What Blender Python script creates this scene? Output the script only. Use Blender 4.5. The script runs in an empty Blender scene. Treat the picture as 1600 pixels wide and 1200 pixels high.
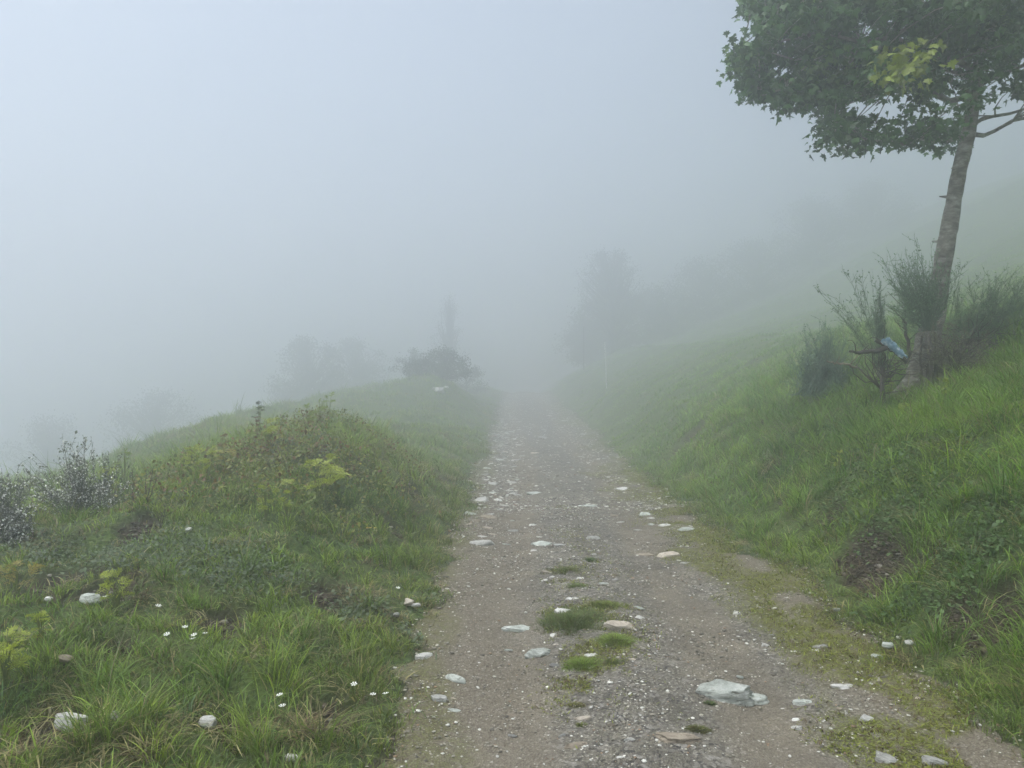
import bpy, math
import numpy as np
from mathutils import Vector
sc = bpy.context.scene
C = sc.collection
R = math.radians
# ---------------------------------------------------------------- camera
FPX = 1180.0
TH = math.atan(40/FPX)
EYE = 1.6
cd = bpy.data.cameras.new('camera'); cam = bpy.data.objects.new('camera', cd); C.objects.link(cam)
cd.sensor_width = 36; cd.lens = 36*FPX/1600; cd.clip_start = .05; cd.clip_end = 2000
cam.location = (0, 0, EYE); cam.rotation_euler = (math.pi/2-TH, 0, 0)
sc.camera = cam
# ---------------------------------------------------------------- light
w = bpy.data.worlds.new('World'); sc.world = w; w.use_nodes = True
nt = w.node_tree; bgn = nt.nodes['Background']
sky = nt.nodes.new('ShaderNodeTexSky'); sky.sky_type = 'NISHITA'; sky.sun_disc = False
SUN_EL, SUN_AZ = 73, -115
sky.sun_elevation = R(SUN_EL); sky.sun_rotation = R(SUN_AZ); sky.air_density = 1; sky.dust_density = 3
hs = nt.nodes.new('ShaderNodeHueSaturation'); hs.inputs['Saturation'].default_value = .62
nt.links.new(sky.outputs[0], hs.inputs['Color']); tn = nt.nodes.new('ShaderNodeMix'); tn.data_type = 'RGBA'; tn.blend_type = 'MULTIPLY'; tn.inputs[0].default_value = 1; tn.inputs[7].default_value = (.92, 1.0, 1.035, 1)
nt.links.new(hs.outputs[0], tn.inputs[6]); nt.links.new(tn.outputs[2], bgn.inputs[0])
bgn.inputs[1].default_value = .075
sd = bpy.data.lights.new('sun', 'SUN'); sd.energy = 1.5; sd.angle = R(40); sd.color = (1, .97, .92)
so = bpy.data.objects.new('sun', sd); C.objects.link(so)
so.rotation_euler = (R(90-SUN_EL), 0, R(180-SUN_AZ))
sc.view_settings.view_transform = 'Standard'; sc.view_settings.look = 'None'
sc.view_settings.exposure = 1.26; sc.view_settings.gamma = 1
sc.cycles.use_denoising = True
sc.cycles.max_bounces = 10; sc.cycles.volume_bounces = 8; sc.cycles.transmission_bounces = 6
sc.cycles.diffuse_bounces = 3; sc.cycles.glossy_bounces = 1
HAZE = 0.033
# ---------------------------------------------------------------- noise
rng = np.random.default_rng(7)
_T = rng.random((256, 256))
def vn(x, y):
    x = np.asarray(x, float); y = np.asarray(y, float)
    xi = np.floor(x).astype(int); yi = np.floor(y).astype(int); fx = x-xi; fy = y-yi
    fx = fx*fx*(3-2*fx); fy = fy*fy*(3-2*fy)
    a = _T[xi & 255, yi & 255]; b = _T[(xi+1) & 255, yi & 255]; c = _T[xi & 255, (yi+1) & 255]; d = _T[(xi+1) & 255, (yi+1) & 255]
    return (a*(1-fx)+b*fx)*(1-fy)+(c*(1-fx)+d*fx)*fy
def fbm(x, y, o=4):                       # roughly -1..1
    s = 0; a = 1; n = 0
    for k in range(o):
        s = s+a*(vn(x*2**k+17.3*k, y*2**k+9.1*k)*2-1); n += a; a *= .5
    return s/n*1.5
def ss(a, b, x):
    t = np.clip((np.asarray(x, float)-a)/(b-a), 0, 1); return t*t*(3-2*t)
# ---------------------------------------------------------------- terrain
def table(k):
    k = np.array(k, float); xs = np.linspace(-1, 130, 13101); z = np.interp(xs, k[:, 0], k[:, 1])
    g = np.exp(-.5*(np.arange(-40, 41)/14)**2); g /= g.sum()
    zz = np.convolve(np.pad(z, 40, mode='edge'), g, 'valid')
    return xs, zz
TR = table([(0, 0), (.25, .05), (.95, .72), (2.3, 1.42), (3.4, 1.98), (5, 2.2), (11.5, 4.3), (27, 12.3), (36, 13.2), (130, 13.4)])
TL = table([(0, 0), (.3, .08), (1, .16), (3, .2), (4.4, .2), (8, -.8), (20, -5), (45, -15), (130, -22)])
_yp = np.linspace(-60, 140, 20001); _kp = 1+.85*ss(5, 19, _yp)
def K(y): return np.interp(y, _yp*_kp, _kp)       # the track dips and widens past the first metres
def xL(y): k = K(y); return k*_xL(np.asarray(y)/k)
def xR(y): k = K(y); return k*_xR(np.asarray(y)/k)
def H(x, y): k = K(y); return 1.6+k*(Hraw(np.asarray(x)/k, np.asarray(y)/k)-1.6)
def _xL(y): return -.47+.13*fbm(np.asarray(y)*.9, np.asarray(y)*0+3.3, 3)+.09*fbm(np.asarray(y)*3.7, np.asarray(y)*0+1.3, 2)-.06*ss(5, 2.5, y)
def _xR(y): return 1.78+.27*ss(8, 4.5, y)+.12*fbm(np.asarray(y)*.7, np.asarray(y)*0+8.3, 3)+.10*fbm(np.asarray(y)*3.1, np.asarray(y)*0+5.3, 2)
BARE = [(1345, 850, .17), (1305, 795, .12), (1370, 880, .12), (1185, 752, .22), (1150, 770, .15), (1095, 668, .5), (1545, 965, .2), (1490, 950, .16), (1400, 890, .2), (1365, 865, .2), (1240, 760, .15),
        (95, 905, .25), (160, 905, .2), (345, 960, .13), (500, 1120, .13), (90, 1120, .12), (690, 745, .35), (650, 770, .2), (620, 830, .2), (215, 820, .16), (350, 1120, .1), (250, 1100, .08), (200, 1010, .1), (510, 920, .15)]
def Hraw(x, y):
    x = np.asarray(x, float); y = np.asarray(y, float)
    xr = 1.78+.27*ss(8, 4.5, y); xl = -.5
    u = x-xr; v = xl-x
    zr = np.interp(np.maximum(u, -1), *TR); zl = np.interp(np.maximum(v, -1), *TL)
    ridge = ss(10, 13, y)*np.exp(-((v-4.6)/2.6)**2)*.36
    m1 = .66*np.exp(-.5*(((x+2.05)/np.where(x < -2.05, 1.05, 1.3))**2+((y-8)/np.where(y < 8, 2.1, 1.9))**2))
    m2 = .75*np.exp(-.5*(((x+2.3)/1.1)**2+((y-21)/3.)**2))
    left = (m1+m2)*ss(0, 1.3, v)+ridge
    off = np.maximum(ss(0, .5, u), ss(0, .5, v))
    n = .10*fbm(x*.55+5, y*.55, 3)+.06*fbm(x*1.9, y*1.9+9, 3)+.03*fbm(x*5, y*5, 2)*(x < 0)
    n2 = .5*fbm(x*.09+3, y*.09+1, 2)*ss(4, 14, np.abs(x-.6))
    scarp = -.12*np.exp(-.5*((u-.75)/.22)**2)*ss(-.3, .6, fbm(x*.3, y*.8+4, 2))*(u > -.2)
    rut = -.035*np.exp(-.5*((x-.02)/.2)**2)-.04*np.exp(-.5*((x-1.22)/.24)**2)+.015*np.exp(-.5*((x-.62)/.2)**2)
    pn = .012*fbm(x*1.5, y*1.1, 3)
    drop = -(.06*np.maximum(y-36, 0))*(1-ss(3, 14, x))
    return zr+zl+left+n*off+n2+scarp+(rut+pn)*(1-off)+drop
def ray(px, py):
    dx = (px-800)/FPX; du = (600-py)/FPX
    return np.array([dx, math.cos(TH)+du*math.sin(TH), -math.sin(TH)+du*math.cos(TH)])
def at(px, py, Y):                        # real point at forward distance Y
    d = ray(px, py); t = Y/d[1]
    return np.array([d[0]*t, Y, EYE+d[2]*t])
_t = np.concatenate([np.arange(1.2, 20, .01), np.arange(20, 120, .05)])
def gp(px, py):                           # where that line of sight meets the ground
    d = ray(px, py); d = d/d[1]
    z = EYE+d[2]*_t; h = H(d[0]*_t, _t)
    i = np.nonzero(z <= h)[0]
    t = _t[i[0]] if len(i) else _t[-1]
    return np.array([d[0]*t, t, float(H(d[0]*t, t))])
BP = [(*gp(a, b)[:2], r) for a, b, r in BARE]
def bare(x, y):
    b = np.zeros(np.shape(x))
    n = fbm(np.asarray(x)*7, np.asarray(y)*7, 3)*.75+.1
    for bx, by, r in BP:
        d = np.hypot(x-bx, (y-by)*.8)/r
        b = np.maximum(b, 1-ss(.6, 1.25, d+n))
    return b
# ---------------------------------------------------------------- materials
def newmat(name, rough=.8):
    m = bpy.data.materials.new(name); m.use_nodes = True
    b = m.node_tree.nodes['Principled BSDF']; b.inputs['Roughness'].default_value = rough
    b.inputs['Specular IOR Level'].default_value = .3
    return m, m.node_tree, b
def noise(nt, scale, detail=4, vec=None, rough=.6):
    n = nt.nodes.new('ShaderNodeTexNoise'); n.inputs['Scale'].default_value = scale; n.inputs['Detail'].default_value = detail; n.inputs['Roughness'].default_value = rough
    if vec: nt.links.new(vec, n.inputs['Vector'])
    return n.outputs['Fac']
def ramp(nt, fac, stops):
    r = nt.nodes.new('ShaderNodeValToRGB'); e = r.color_ramp.elements
    while len(e) < len(stops): e.new(.5)
    for k, (p, c) in enumerate(stops): e[k].position = p; e[k].color = (*c, 1) if len(c) == 3 else c
    nt.links.new(fac, r.inputs[0]); return r.outputs[0]
def mix(nt, fac, a, b, mode='MIX'):
    m = nt.nodes.new('ShaderNodeMix'); m.data_type = 'RGBA'; m.blend_type = mode
    for s, v in ((m.inputs[0], fac), (m.inputs[6], a), (m.inputs[7], b)):
        if isinstance(v, (int, float)): s.default_value = v
        elif isinstance(v, tuple): s.default_value = (*v, 1)
        else: nt.links.new(v, s)
    return m.outputs[2]
def bump(nt, b, h, strength, dist):
    n = nt.nodes.new('ShaderNodeBump'); n.inputs['Strength'].default_value = strength; n.inputs['Distance'].default_value = dist
    nt.links.new(h, n.inputs['Height']); nt.links.new(n.outputs[0], b.inputs['Normal'])
def pos(nt): return nt.nodes.new('ShaderNodeNewGeometry').outputs['Position']
def objc(nt): return nt.nodes.new('ShaderNodeTexCoord').outputs['Object']
def attr(nt, name, out='Color'):
    a = nt.nodes.new('ShaderNodeAttribute'); a.attribute_name = name; return a.outputs[out]
def leafmat(name, color=None, trans=.35, rough=.5):
    m, nt, b = newmat(name, rough)
    c = attr(nt, 'Col') if color is None else None
    t = nt.nodes.new('ShaderNodeBsdfTranslucent'); mx = nt.nodes.new('ShaderNodeMixShader'); mx.inputs[0].default_value = trans
    if c is not None:
        nt.links.new(c, b.inputs['Base Color']); g = mix(nt, 1.0, c, (1.15, 1.2, .7), 'MULTIPLY'); nt.links.new(g, t.inputs[0])
    else:
        n = noise(nt, 9, 2, pos(nt)); c = mix(nt, n, tuple(x*.65 for x in color), tuple(min(1, x*1.35) for x in color))
        nt.links.new(c, b.inputs['Base Color']); nt.links.new(c, t.inputs[0])
    nt.links.new(b.outputs[0], mx.inputs[1]); nt.links.new(t.outputs[0], mx.inputs[2])
    nt.links.new(mx.outputs[0], nt.nodes['Material Output'].inputs[0]); return m
GRASS = leafmat('grass_blade', None, .35, .45)
LEAF = leafmat('maple_leaf', None, .3, .4)
SPRIG = leafmat('sprig_green', None, .2, .6)
# ground soil and thatch
GM, nt, b = newmat('soil_and_thatch', .95)
p = pos(nt); cov = attr(nt, 'cover', 'Fac')
soil = ramp(nt, noise(nt, 14, 6, p), [(.3, (.022, .016, .012)), (.55, (.06, .044, .032)), (.75, (.12, .095, .07))])
th = ramp(nt, noise(nt, 30, 5, p), [(.3, (.028, .040, .014)), (.5, (.075, .12, .03)), (.72, (.13, .17, .055))])
big = ramp(nt, noise(nt, .8, 4, p), [(.35, (.75, .85, .8)), (.65, (1.2, 1.15, 1.0))])
gcol = mix(nt, cov, soil, mix(nt, 1.0, th, big, 'MULTIPLY')); nt.links.new(gcol, b.inputs['Base Color'])
bump(nt, b, noise(nt, 45, 6, p), .9, .03)
# path
PM, nt, b = newmat('gravel_path', .9)
p = pos(nt); sp = nt.nodes.new('ShaderNodeSeparateXYZ'); nt.links.new(p, sp.inputs[0])
def gravel(nt, p, sc_):
    v = nt.nodes.new('ShaderNodeTexVoronoi'); v.inputs['Scale'].default_value = sc_; v.inputs['Randomness'].default_value = 1
    nt.links.new(p, v.inputs['Vector']); return v
v1 = gravel(nt, p, 130); v2 = gravel(nt, p, 60)
bw = nt.nodes.new('ShaderNodeRGBToBW'); nt.links.new(v1.outputs['Color'], bw.inputs[0])
grit = ramp(nt, bw.outputs[0], [(.12, (.085, .078, .066)), (.5, (.195, .185, .145)), (.8, (.29, .275, .225)), (.93, (.6, .58, .53))])
bw2 = nt.nodes.new('ShaderNodeRGBToBW'); nt.links.new(v2.outputs['Color'], bw2.inputs[0])
grit2 = ramp(nt, bw2.outputs[0], [(.2, (.075, .073, .068)), (.55, (.20, .185, .152)), (.85, (.36, .35, .32))])
sand = ramp(nt, noise(nt, 160, 4, p), [(.3, (.17, .146, .108)), (.7, (.30, .262, .20))])
rutm = attr(nt, 'rut', 'Fac'); brown = attr(nt, 'brown', 'Fac'); mossy = attr(nt, 'mossy', 'Fac')
c = mix(nt, ramp(nt, noise(nt, 9, 5, p), [(.42, (0, 0, 0)), (.6, (1, 1, 1))]), grit, grit2)
c = mix(nt, rutm, c, mix(nt, .45, sand, grit))
patch = ramp(nt, noise(nt, 2.2, 5, p), [(.3, (.58, .565, .55)), (.55, (.84, .82, .80)), (.75, (1.06, 1.02, .94))])
c = mix(nt, 1.0, c, patch, 'MULTIPLY')
c = mix(nt, brown, c, mix(nt, .5, grit, (.14, .105, .065)))
mo = ramp(nt, noise(nt, 90, 4, p), [(.38, (.09, .07, .04)), (.48, (.10, .105, .03)), (.62, (.17, .19, .04))])
mth = nt.nodes.new('ShaderNodeMath'); mth.operation = 'MULTIPLY'; nt.links.new(mossy, mth.inputs[0]); nt.links.new(ramp(nt, noise(nt, 13, 6, p, .75), [(.36, (0, 0, 0)), (.52, (1, 1, 1))]), mth.inputs[1]); c = mix(nt, mth.outputs[0], c, mo)
nt.links.new(c, b.inputs['Base Color'])
hmix = nt.nodes.new('ShaderNodeMath'); hmix.operation = 'ADD'; nt.links.new(v1.outputs['Distance'], hmix.inputs[0]); nt.links.new(noise(nt, 70, 5, p), hmix.inputs[1])
bump(nt, b, hmix.outputs[0], .8, .008)
def rockmat(name, cols, attrc=False, veins=True):
    m, nt, b = newmat(name, .75); o = objc(nt)
    if attrc:
        c = attr(nt, 'Col'); n = noise(nt, 60, 3, pos(nt)); c = mix(nt, 1.0, c, ramp(nt, n, [(.3, (.7, .7, .7)), (.7, (1.25, 1.25, 1.2))]), 'MULTIPLY')
    else:
        mp = nt.nodes.new('ShaderNodeMapping'); nt.links.new(o, mp.inputs[0]); mp.inputs['Scale'].default_value = (1, 1, 3.5); mp.inputs['Rotation'].default_value = (.3, .2, .5)
        oi = nt.nodes.new('ShaderNodeObjectInfo'); vm = nt.nodes.new('ShaderNodeVectorMath'); nt.links.new(mp.outputs[0], vm.inputs[0]); nt.links.new(oi.outputs['Random'], vm.inputs[1])
        n = noise(nt, 14.0, 8, vm.outputs[0], .72)
        c = ramp(nt, n, [(.28, cols[0]), (.5, cols[1]), (.68, cols[2])])
        sc2 = ramp(nt, noise(nt, 34, 5, vm.outputs[0], .7), [(.2, (1, 1, 1)), (.56, (1, 1, 1)), (.66, (.42, .40, .35))])
        c = mix(nt, 1.0, c, sc2, 'MULTIPLY')
        rv = ramp(nt, oi.outputs['Random'], [(0, (.8, .8, .8)), (1, (1.12, 1.12, 1.12))]); c = mix(nt, 1.0, c, rv, 'MULTIPLY')
        bump(nt, b, n, 1., .02)
    nt.links.new(c, b.inputs['Base Color']); return m
RK = {'white': rockmat('white_quartz_stone', [(.34, .335, .31), (.60, .59, .55), (.76, .75, .71)]),
      'slate': rockmat('green_grey_slate', [(.22, .235, .205), (.48, .51, .46), (.68, .70, .65)]),
      'tan': rockmat('tan_stone', [(.14, .115, .085), (.30, .255, .195), (.44, .38, .30)]),
      'pink': rockmat('pinkish_stone', [(.28, .23, .18), (.50, .44, .36), (.64, .59, .51)]),
      'grey': rockmat('grey_stone', [(.19, .19, .17), (.36, .355, .33), (.52, .52, .49)])}
PEB = rockmat('pebble_stone', None, True)
BARK, nt, b = newmat('mottled_bark', .9)
mp = nt.nodes.new('ShaderNodeMapping'); nt.links.new(pos(nt), mp.inputs[0]); mp.inputs['Scale'].default_value = (1, 1, 2.2)
n1 = noise(nt, 9, 7, mp.outputs[0], .65)
c = ramp(nt, n1, [(.3, (.08, .068, .055)), (.44, (.22, .19, .15)), (.54, (.36, .33, .28)), (.66, (.58, .58, .52))])
v = gravel(nt, mp.outputs[0], 28); c = mix(nt, .25, c, ramp(nt, v.outputs['Distance'], [(.1, (.03, .025, .02)), (.5, (.22, .19, .15))]))
nt.links.new(c, b.inputs['Base Color']); bump(nt, b, n1, 1.0, .03)
def plain(name, col, rough=.8, var=.4, scale=20, tr=0):
    m, nt, b = newmat(name, rough); c = mix(nt, noise(nt, scale, 4, pos(nt)), tuple(x*(1-var) for x in col), tuple(min(1, x*(1+var)) for x in col))
    nt.links.new(c, b.inputs['Base Color']); return m
STEMB = plain('brown_stem', (.055, .042, .03)); DEAD = plain('dead_wood', (.11, .09, .07), .9, .6); PALEWOOD = plain('bleached_wood', (.30, .25, .18))
PETAL = plain('white_petal', (.78, .78, .72), .6, .08); YEL = plain('yellow_petal', (.75, .58, .06), .6, .15)
WHITEP = plain('white_plastic', (.88, .88, .86), .4, .03); DARKW = plain('dark_post_wood', (.07, .06, .05), .9)
FARBARK = plain('dark_bark', (.03, .027, .022))
# ---------------------------------------------------------------- object helpers
def tag(o, label=None, cat=None, group=None, kind=None):
    if label: o['label'] = label
    if cat: o['category'] = cat
    if group: o['group'] = group
    if kind: o['kind'] = kind
    return o
def empty(name, loc, label, cat, group=None, rz=0):
    o = bpy.data.objects.new(name, None); C.objects.link(o); o.location = loc; o.rotation_euler.z = rz; o.empty_display_size = .1
    return tag(o, label, cat, group)
def npmesh(name, V, loops, starts, totals, mat, cols=None, smooth=False, attrs=None):
    me = bpy.data.meshes.new(name)
    me.vertices.add(len(V)); me.vertices.foreach_set('co', np.ascontiguousarray(V, np.float32).ravel())
    me.loops.add(len(loops)); me.loops.foreach_set('vertex_index', np.ascontiguousarray(loops, np.int32))
    me.polygons.add(len(starts)); me.polygons.foreach_set('loop_start', np.ascontiguousarray(starts, np.int32)); me.polygons.foreach_set('loop_total', np.ascontiguousarray(totals, np.int32))
    if smooth: me.polygons.foreach_set('use_smooth', np.ones(len(starts), bool))
    me.update(calc_edges=True)
    if cols is not None:
        a = me.attributes.new('Col', 'FLOAT_COLOR', 'POINT'); cc = np.ones((len(V), 4), np.float32); cc[:, :3] = cols; a.data.foreach_set('color', cc.ravel())
    for k, v in (attrs or {}).items():
        a = me.attributes.new(k, 'FLOAT', 'POINT'); a.data.foreach_set('value', np.ascontiguousarray(v, np.float32))
    for m in (mat if isinstance(mat, (list, tuple)) else [mat]): me.materials.append(m)
    return me
def link(name, me, parent=None, loc=None):
    o = bpy.data.objects.new(name, me); C.objects.link(o)
    if parent: o.parent = parent
    if loc is not None: o.location = loc
    return o
class MB:                                  # collects shapes for ONE mesh
    def __init__(s): s.V = []; s.F = []; s.Cc = []; s.n = 0
    def add(s, v, f, col=(.5, .5, .5)):
        v = np.asarray(v, float); s.V.append(v); s.F += [[i+s.n for i in q] for q in f]; s.Cc.append(np.broadcast_to(np.asarray(col, float), v.shape)); s.n += len(v)
    def tube(s, pts, rad, k=5, col=(.5, .5, .5), rough=0.):
        pts = np.asarray(pts, float); n = len(pts); rad = np.broadcast_to(rad, (n,)); out = []
        for i in range(n):
            d = pts[min(i+1, n-1)]-pts[max(i-1, 0)]; d = d/(np.linalg.norm(d)+1e-9)
            a = np.cross(d, (0, 0, 1.) if abs(d[2]) < .9 else (1., 0, 0)); a /= np.linalg.norm(a)+1e-9; b = np.cross(d, a)
            for j in range(k):
                t = 2*math.pi*j/k; r = rad[i]*(1+rough*rng.normal())
                out.append(pts[i]+r*(math.cos(t)*a+math.sin(t)*b))
        f = [[i*k+j, i*k+(j+1) % k, (i+1)*k+(j+1) % k, (i+1)*k+j] for i in range(n-1) for j in range(k)]
        f.append([(n-1)*k+j for j in range(k)]); f.append([j for j in range(k)][::-1]); s.add(out, f, col)
    def build(s, name, mat, parent=None, loc=(0, 0, 0), smooth=True):
        V = np.concatenate(s.V)-np.asarray(loc, float); tot = np.array([len(q) for q in s.F]); st = np.concatenate([[0], np.cumsum(tot)[:-1]])
        me = npmesh(name, V, np.concatenate([np.array(q) for q in s.F]), st, tot, mat, np.concatenate(s.Cc), smooth)
        return link(name, me, parent, None if parent else loc)
def curve(a, b, bend, n=6, wob=0.0):        # points from a to b bowed by vector bend
    t = np.linspace(0, 1, n)[:, None]; a = np.asarray(a, float); b = np.asarray(b, float)
    p = a*(1-t)+b*t+np.asarray(bend, float)*(4*t*(1-t))
    if wob: p[1:-1] += rng.normal(0, wob, (n-2, 3))
    return p
# ---------------------------------------------------------------- ground and path
def axis(segs):
    out = [segs[0][0]]
    for a, b, s0, s1 in segs:
        x = a
        while x < b-1e-6:
            f = (x-a)/(b-a); x = min(b, x+s0+(s1-s0)*f); out.append(x)
    return np.array(out)
gx = axis([(-130, -30, 10, 3), (-30, -8, 2, .3), (-8, -4.5, .25, .06), (-4.5, 6, .05, .05), (6, 12, .06, .4), (12, 40, .5, 3), (40, 130, 4, 10)])
gy = axis([(-40, 0, 6, .6), (0, 2, .3, .06), (2, 10, .05, .05), (10, 24, .06, .3), (24, 60, .3, 2), (60, 160, 2, 10)])
def grid(xs, ys, Z, name, mat, attrs, X=None, Y=None):
    if X is None: X, Y = np.meshgrid(xs, ys)
    ny, nx = X.shape; V = np.stack([X, Y, Z], -1).reshape(-1, 3)
    i = np.arange((ny-1)*(nx-1)); r = i//(nx-1); c = i % (nx-1); a = r*nx+c
    L = np.stack([a, a+1, a+nx+1, a+nx], 1).ravel(); st = np.arange(len(a))*4
    return link(name, npmesh(name, V, L, st, np.full(len(a), 4), mat, None, True, attrs))
X, Y = np.meshgrid(gx, gy)
cover = (1-bare(X, Y))*(.85+.15*fbm(X*3, Y*3, 2)); cover = np.clip(cover, 0, 1)
inpath = (X > xL(Y)-.05) & (X < xR(Y)+.05); cover = np.where(inpath, .15, cover)
fine = np.where((X > xL(Y)) & (X < xR(Y)), 0, .012*fbm(X*7, Y*7, 2)*ss(30, 8, Y))
Zg = H(X, Y)+fine-bare(X, Y)*.09
Zg = np.where((X > xL(Y)-.2) & (X < xR(Y)+.2) & (Y > -8), Zg-.02*ss(-.2, .05, X-xL(Y))*ss(.2, -.05, X-xR(Y)), Zg)
tag(grid(None, None, Zg, 'ground', GM, {'cover': cover.ravel()}, X, Y), kind='structure', label='brown soil and short turf of the hillside under the grass')
pyv = axis([(-6, 2, .3, .05), (2, 9, .018, .018), (9, 20, .03, .12), (20, 110, .15, 1)])
uu = np.linspace(0, 1, 150)
Y = np.repeat(pyv[:, None], len(uu), 1); U = np.repeat(uu[None], len(pyv), 0)
a_, b_ = xL(Y)-.12, xR(Y)+.12; X = a_+(b_-a_)*U
edge = ss(0, .08, U)*ss(1, .92, U)
lump = .006*fbm(X*9, Y*9, 3)+.004*fbm(X*28, Y*28, 2)
Zp = H(X, Y)+lump*ss(25, 8, Y)+.006-.035*(1-edge)
kk = K(Y); Xr, Yr = X, Y; X = X/kk; Y = Y/kk
rut = np.maximum(ss(.28, .08, np.abs(X-.08+.08*np.sin(Y*.4))), ss(.33, .1, np.abs(X-1.18+.06*np.sin(Y*.5))))*ss(-.7, .3, fbm(X*1.3, Y*.7, 3)+.35)
brown = np.clip(ss(.22, -.3, X-.12*fbm(X*3, Y*2, 2))*.95+ss(1.45, 1.8, X+.15*fbm(X*3, Y*2, 2)), 0, 1)*ss(14, 6, Y)
mossy = np.clip(ss(1.25, 1.65, X+.28*fbm(X*2.2, Y*1.6, 3))*ss(2.3, 1.9, X)*ss(.05, .5, fbm(X*3.1, Y*2+7, 3)+.45)+ss(-.25, -.5, X+.2*fbm(X*3, Y*2, 2))*.6, 0, 1)
tag(grid(None, None, Zp, 'path', PM, {'rut': rut.ravel(), 'brown': brown.ravel(), 'mossy': mossy.ravel()}, Xr, Yr), kind='structure', label='straight stony gravel track running into the fog')
# ---------------------------------------------------------------- grass
def blade_mesh(name, P, h, wd, az, lean, col, mat, label, twist=None, cat='grass'):
    n = len(P); t = np.array([0, .4, .75, 1.]); ws = np.array([.8, 1., .7, 0])
    D = np.stack([np.cos(az), np.sin(az), np.zeros(n)], 1); tw = az+math.pi/2+rng.normal(0, .7, n)
    Wv = np.stack([np.cos(tw), np.sin(tw), np.zeros(n)], 1)*wd[:, None]*.5
    V = np.empty((n, 7, 3)); k = 0
    for i in range(4):
        c = P+D*(h*lean*t[i]**1.8)[:, None]; c[:, 2] += h*t[i]*(1-.42*np.minimum(lean, 1.6)*t[i])
        if i < 3: V[:, k] = c-Wv*ws[i]; V[:, k+1] = c+Wv*ws[i]; k += 2
        else: V[:, k] = c
    L = np.array([0, 1, 3, 2, 2, 3, 5, 4, 4, 5, 6]); b0 = np.arange(n)*7
    loops = (b0[:, None]+L).ravel(); st = (np.arange(n)[:, None]*11+np.array([0, 4, 8])).ravel(); tot = np.tile([4, 4, 3], n)
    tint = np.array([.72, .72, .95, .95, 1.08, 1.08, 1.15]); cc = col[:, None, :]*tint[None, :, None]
    o = link(name, npmesh(name, V.reshape(-1, 3), loops, st, tot, mat, cc.reshape(-1, 3), True))
    return tag(o, label, cat, kind='stuff') if label else o
G_A = np.array([.12, .21, .035]); G_B = np.array([.25, .34, .06]); G_C = np.array([.085, .165, .075]); G_D = np.array([.34, .30, .15]); G_E = np.array([.16, .11, .06])
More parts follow.
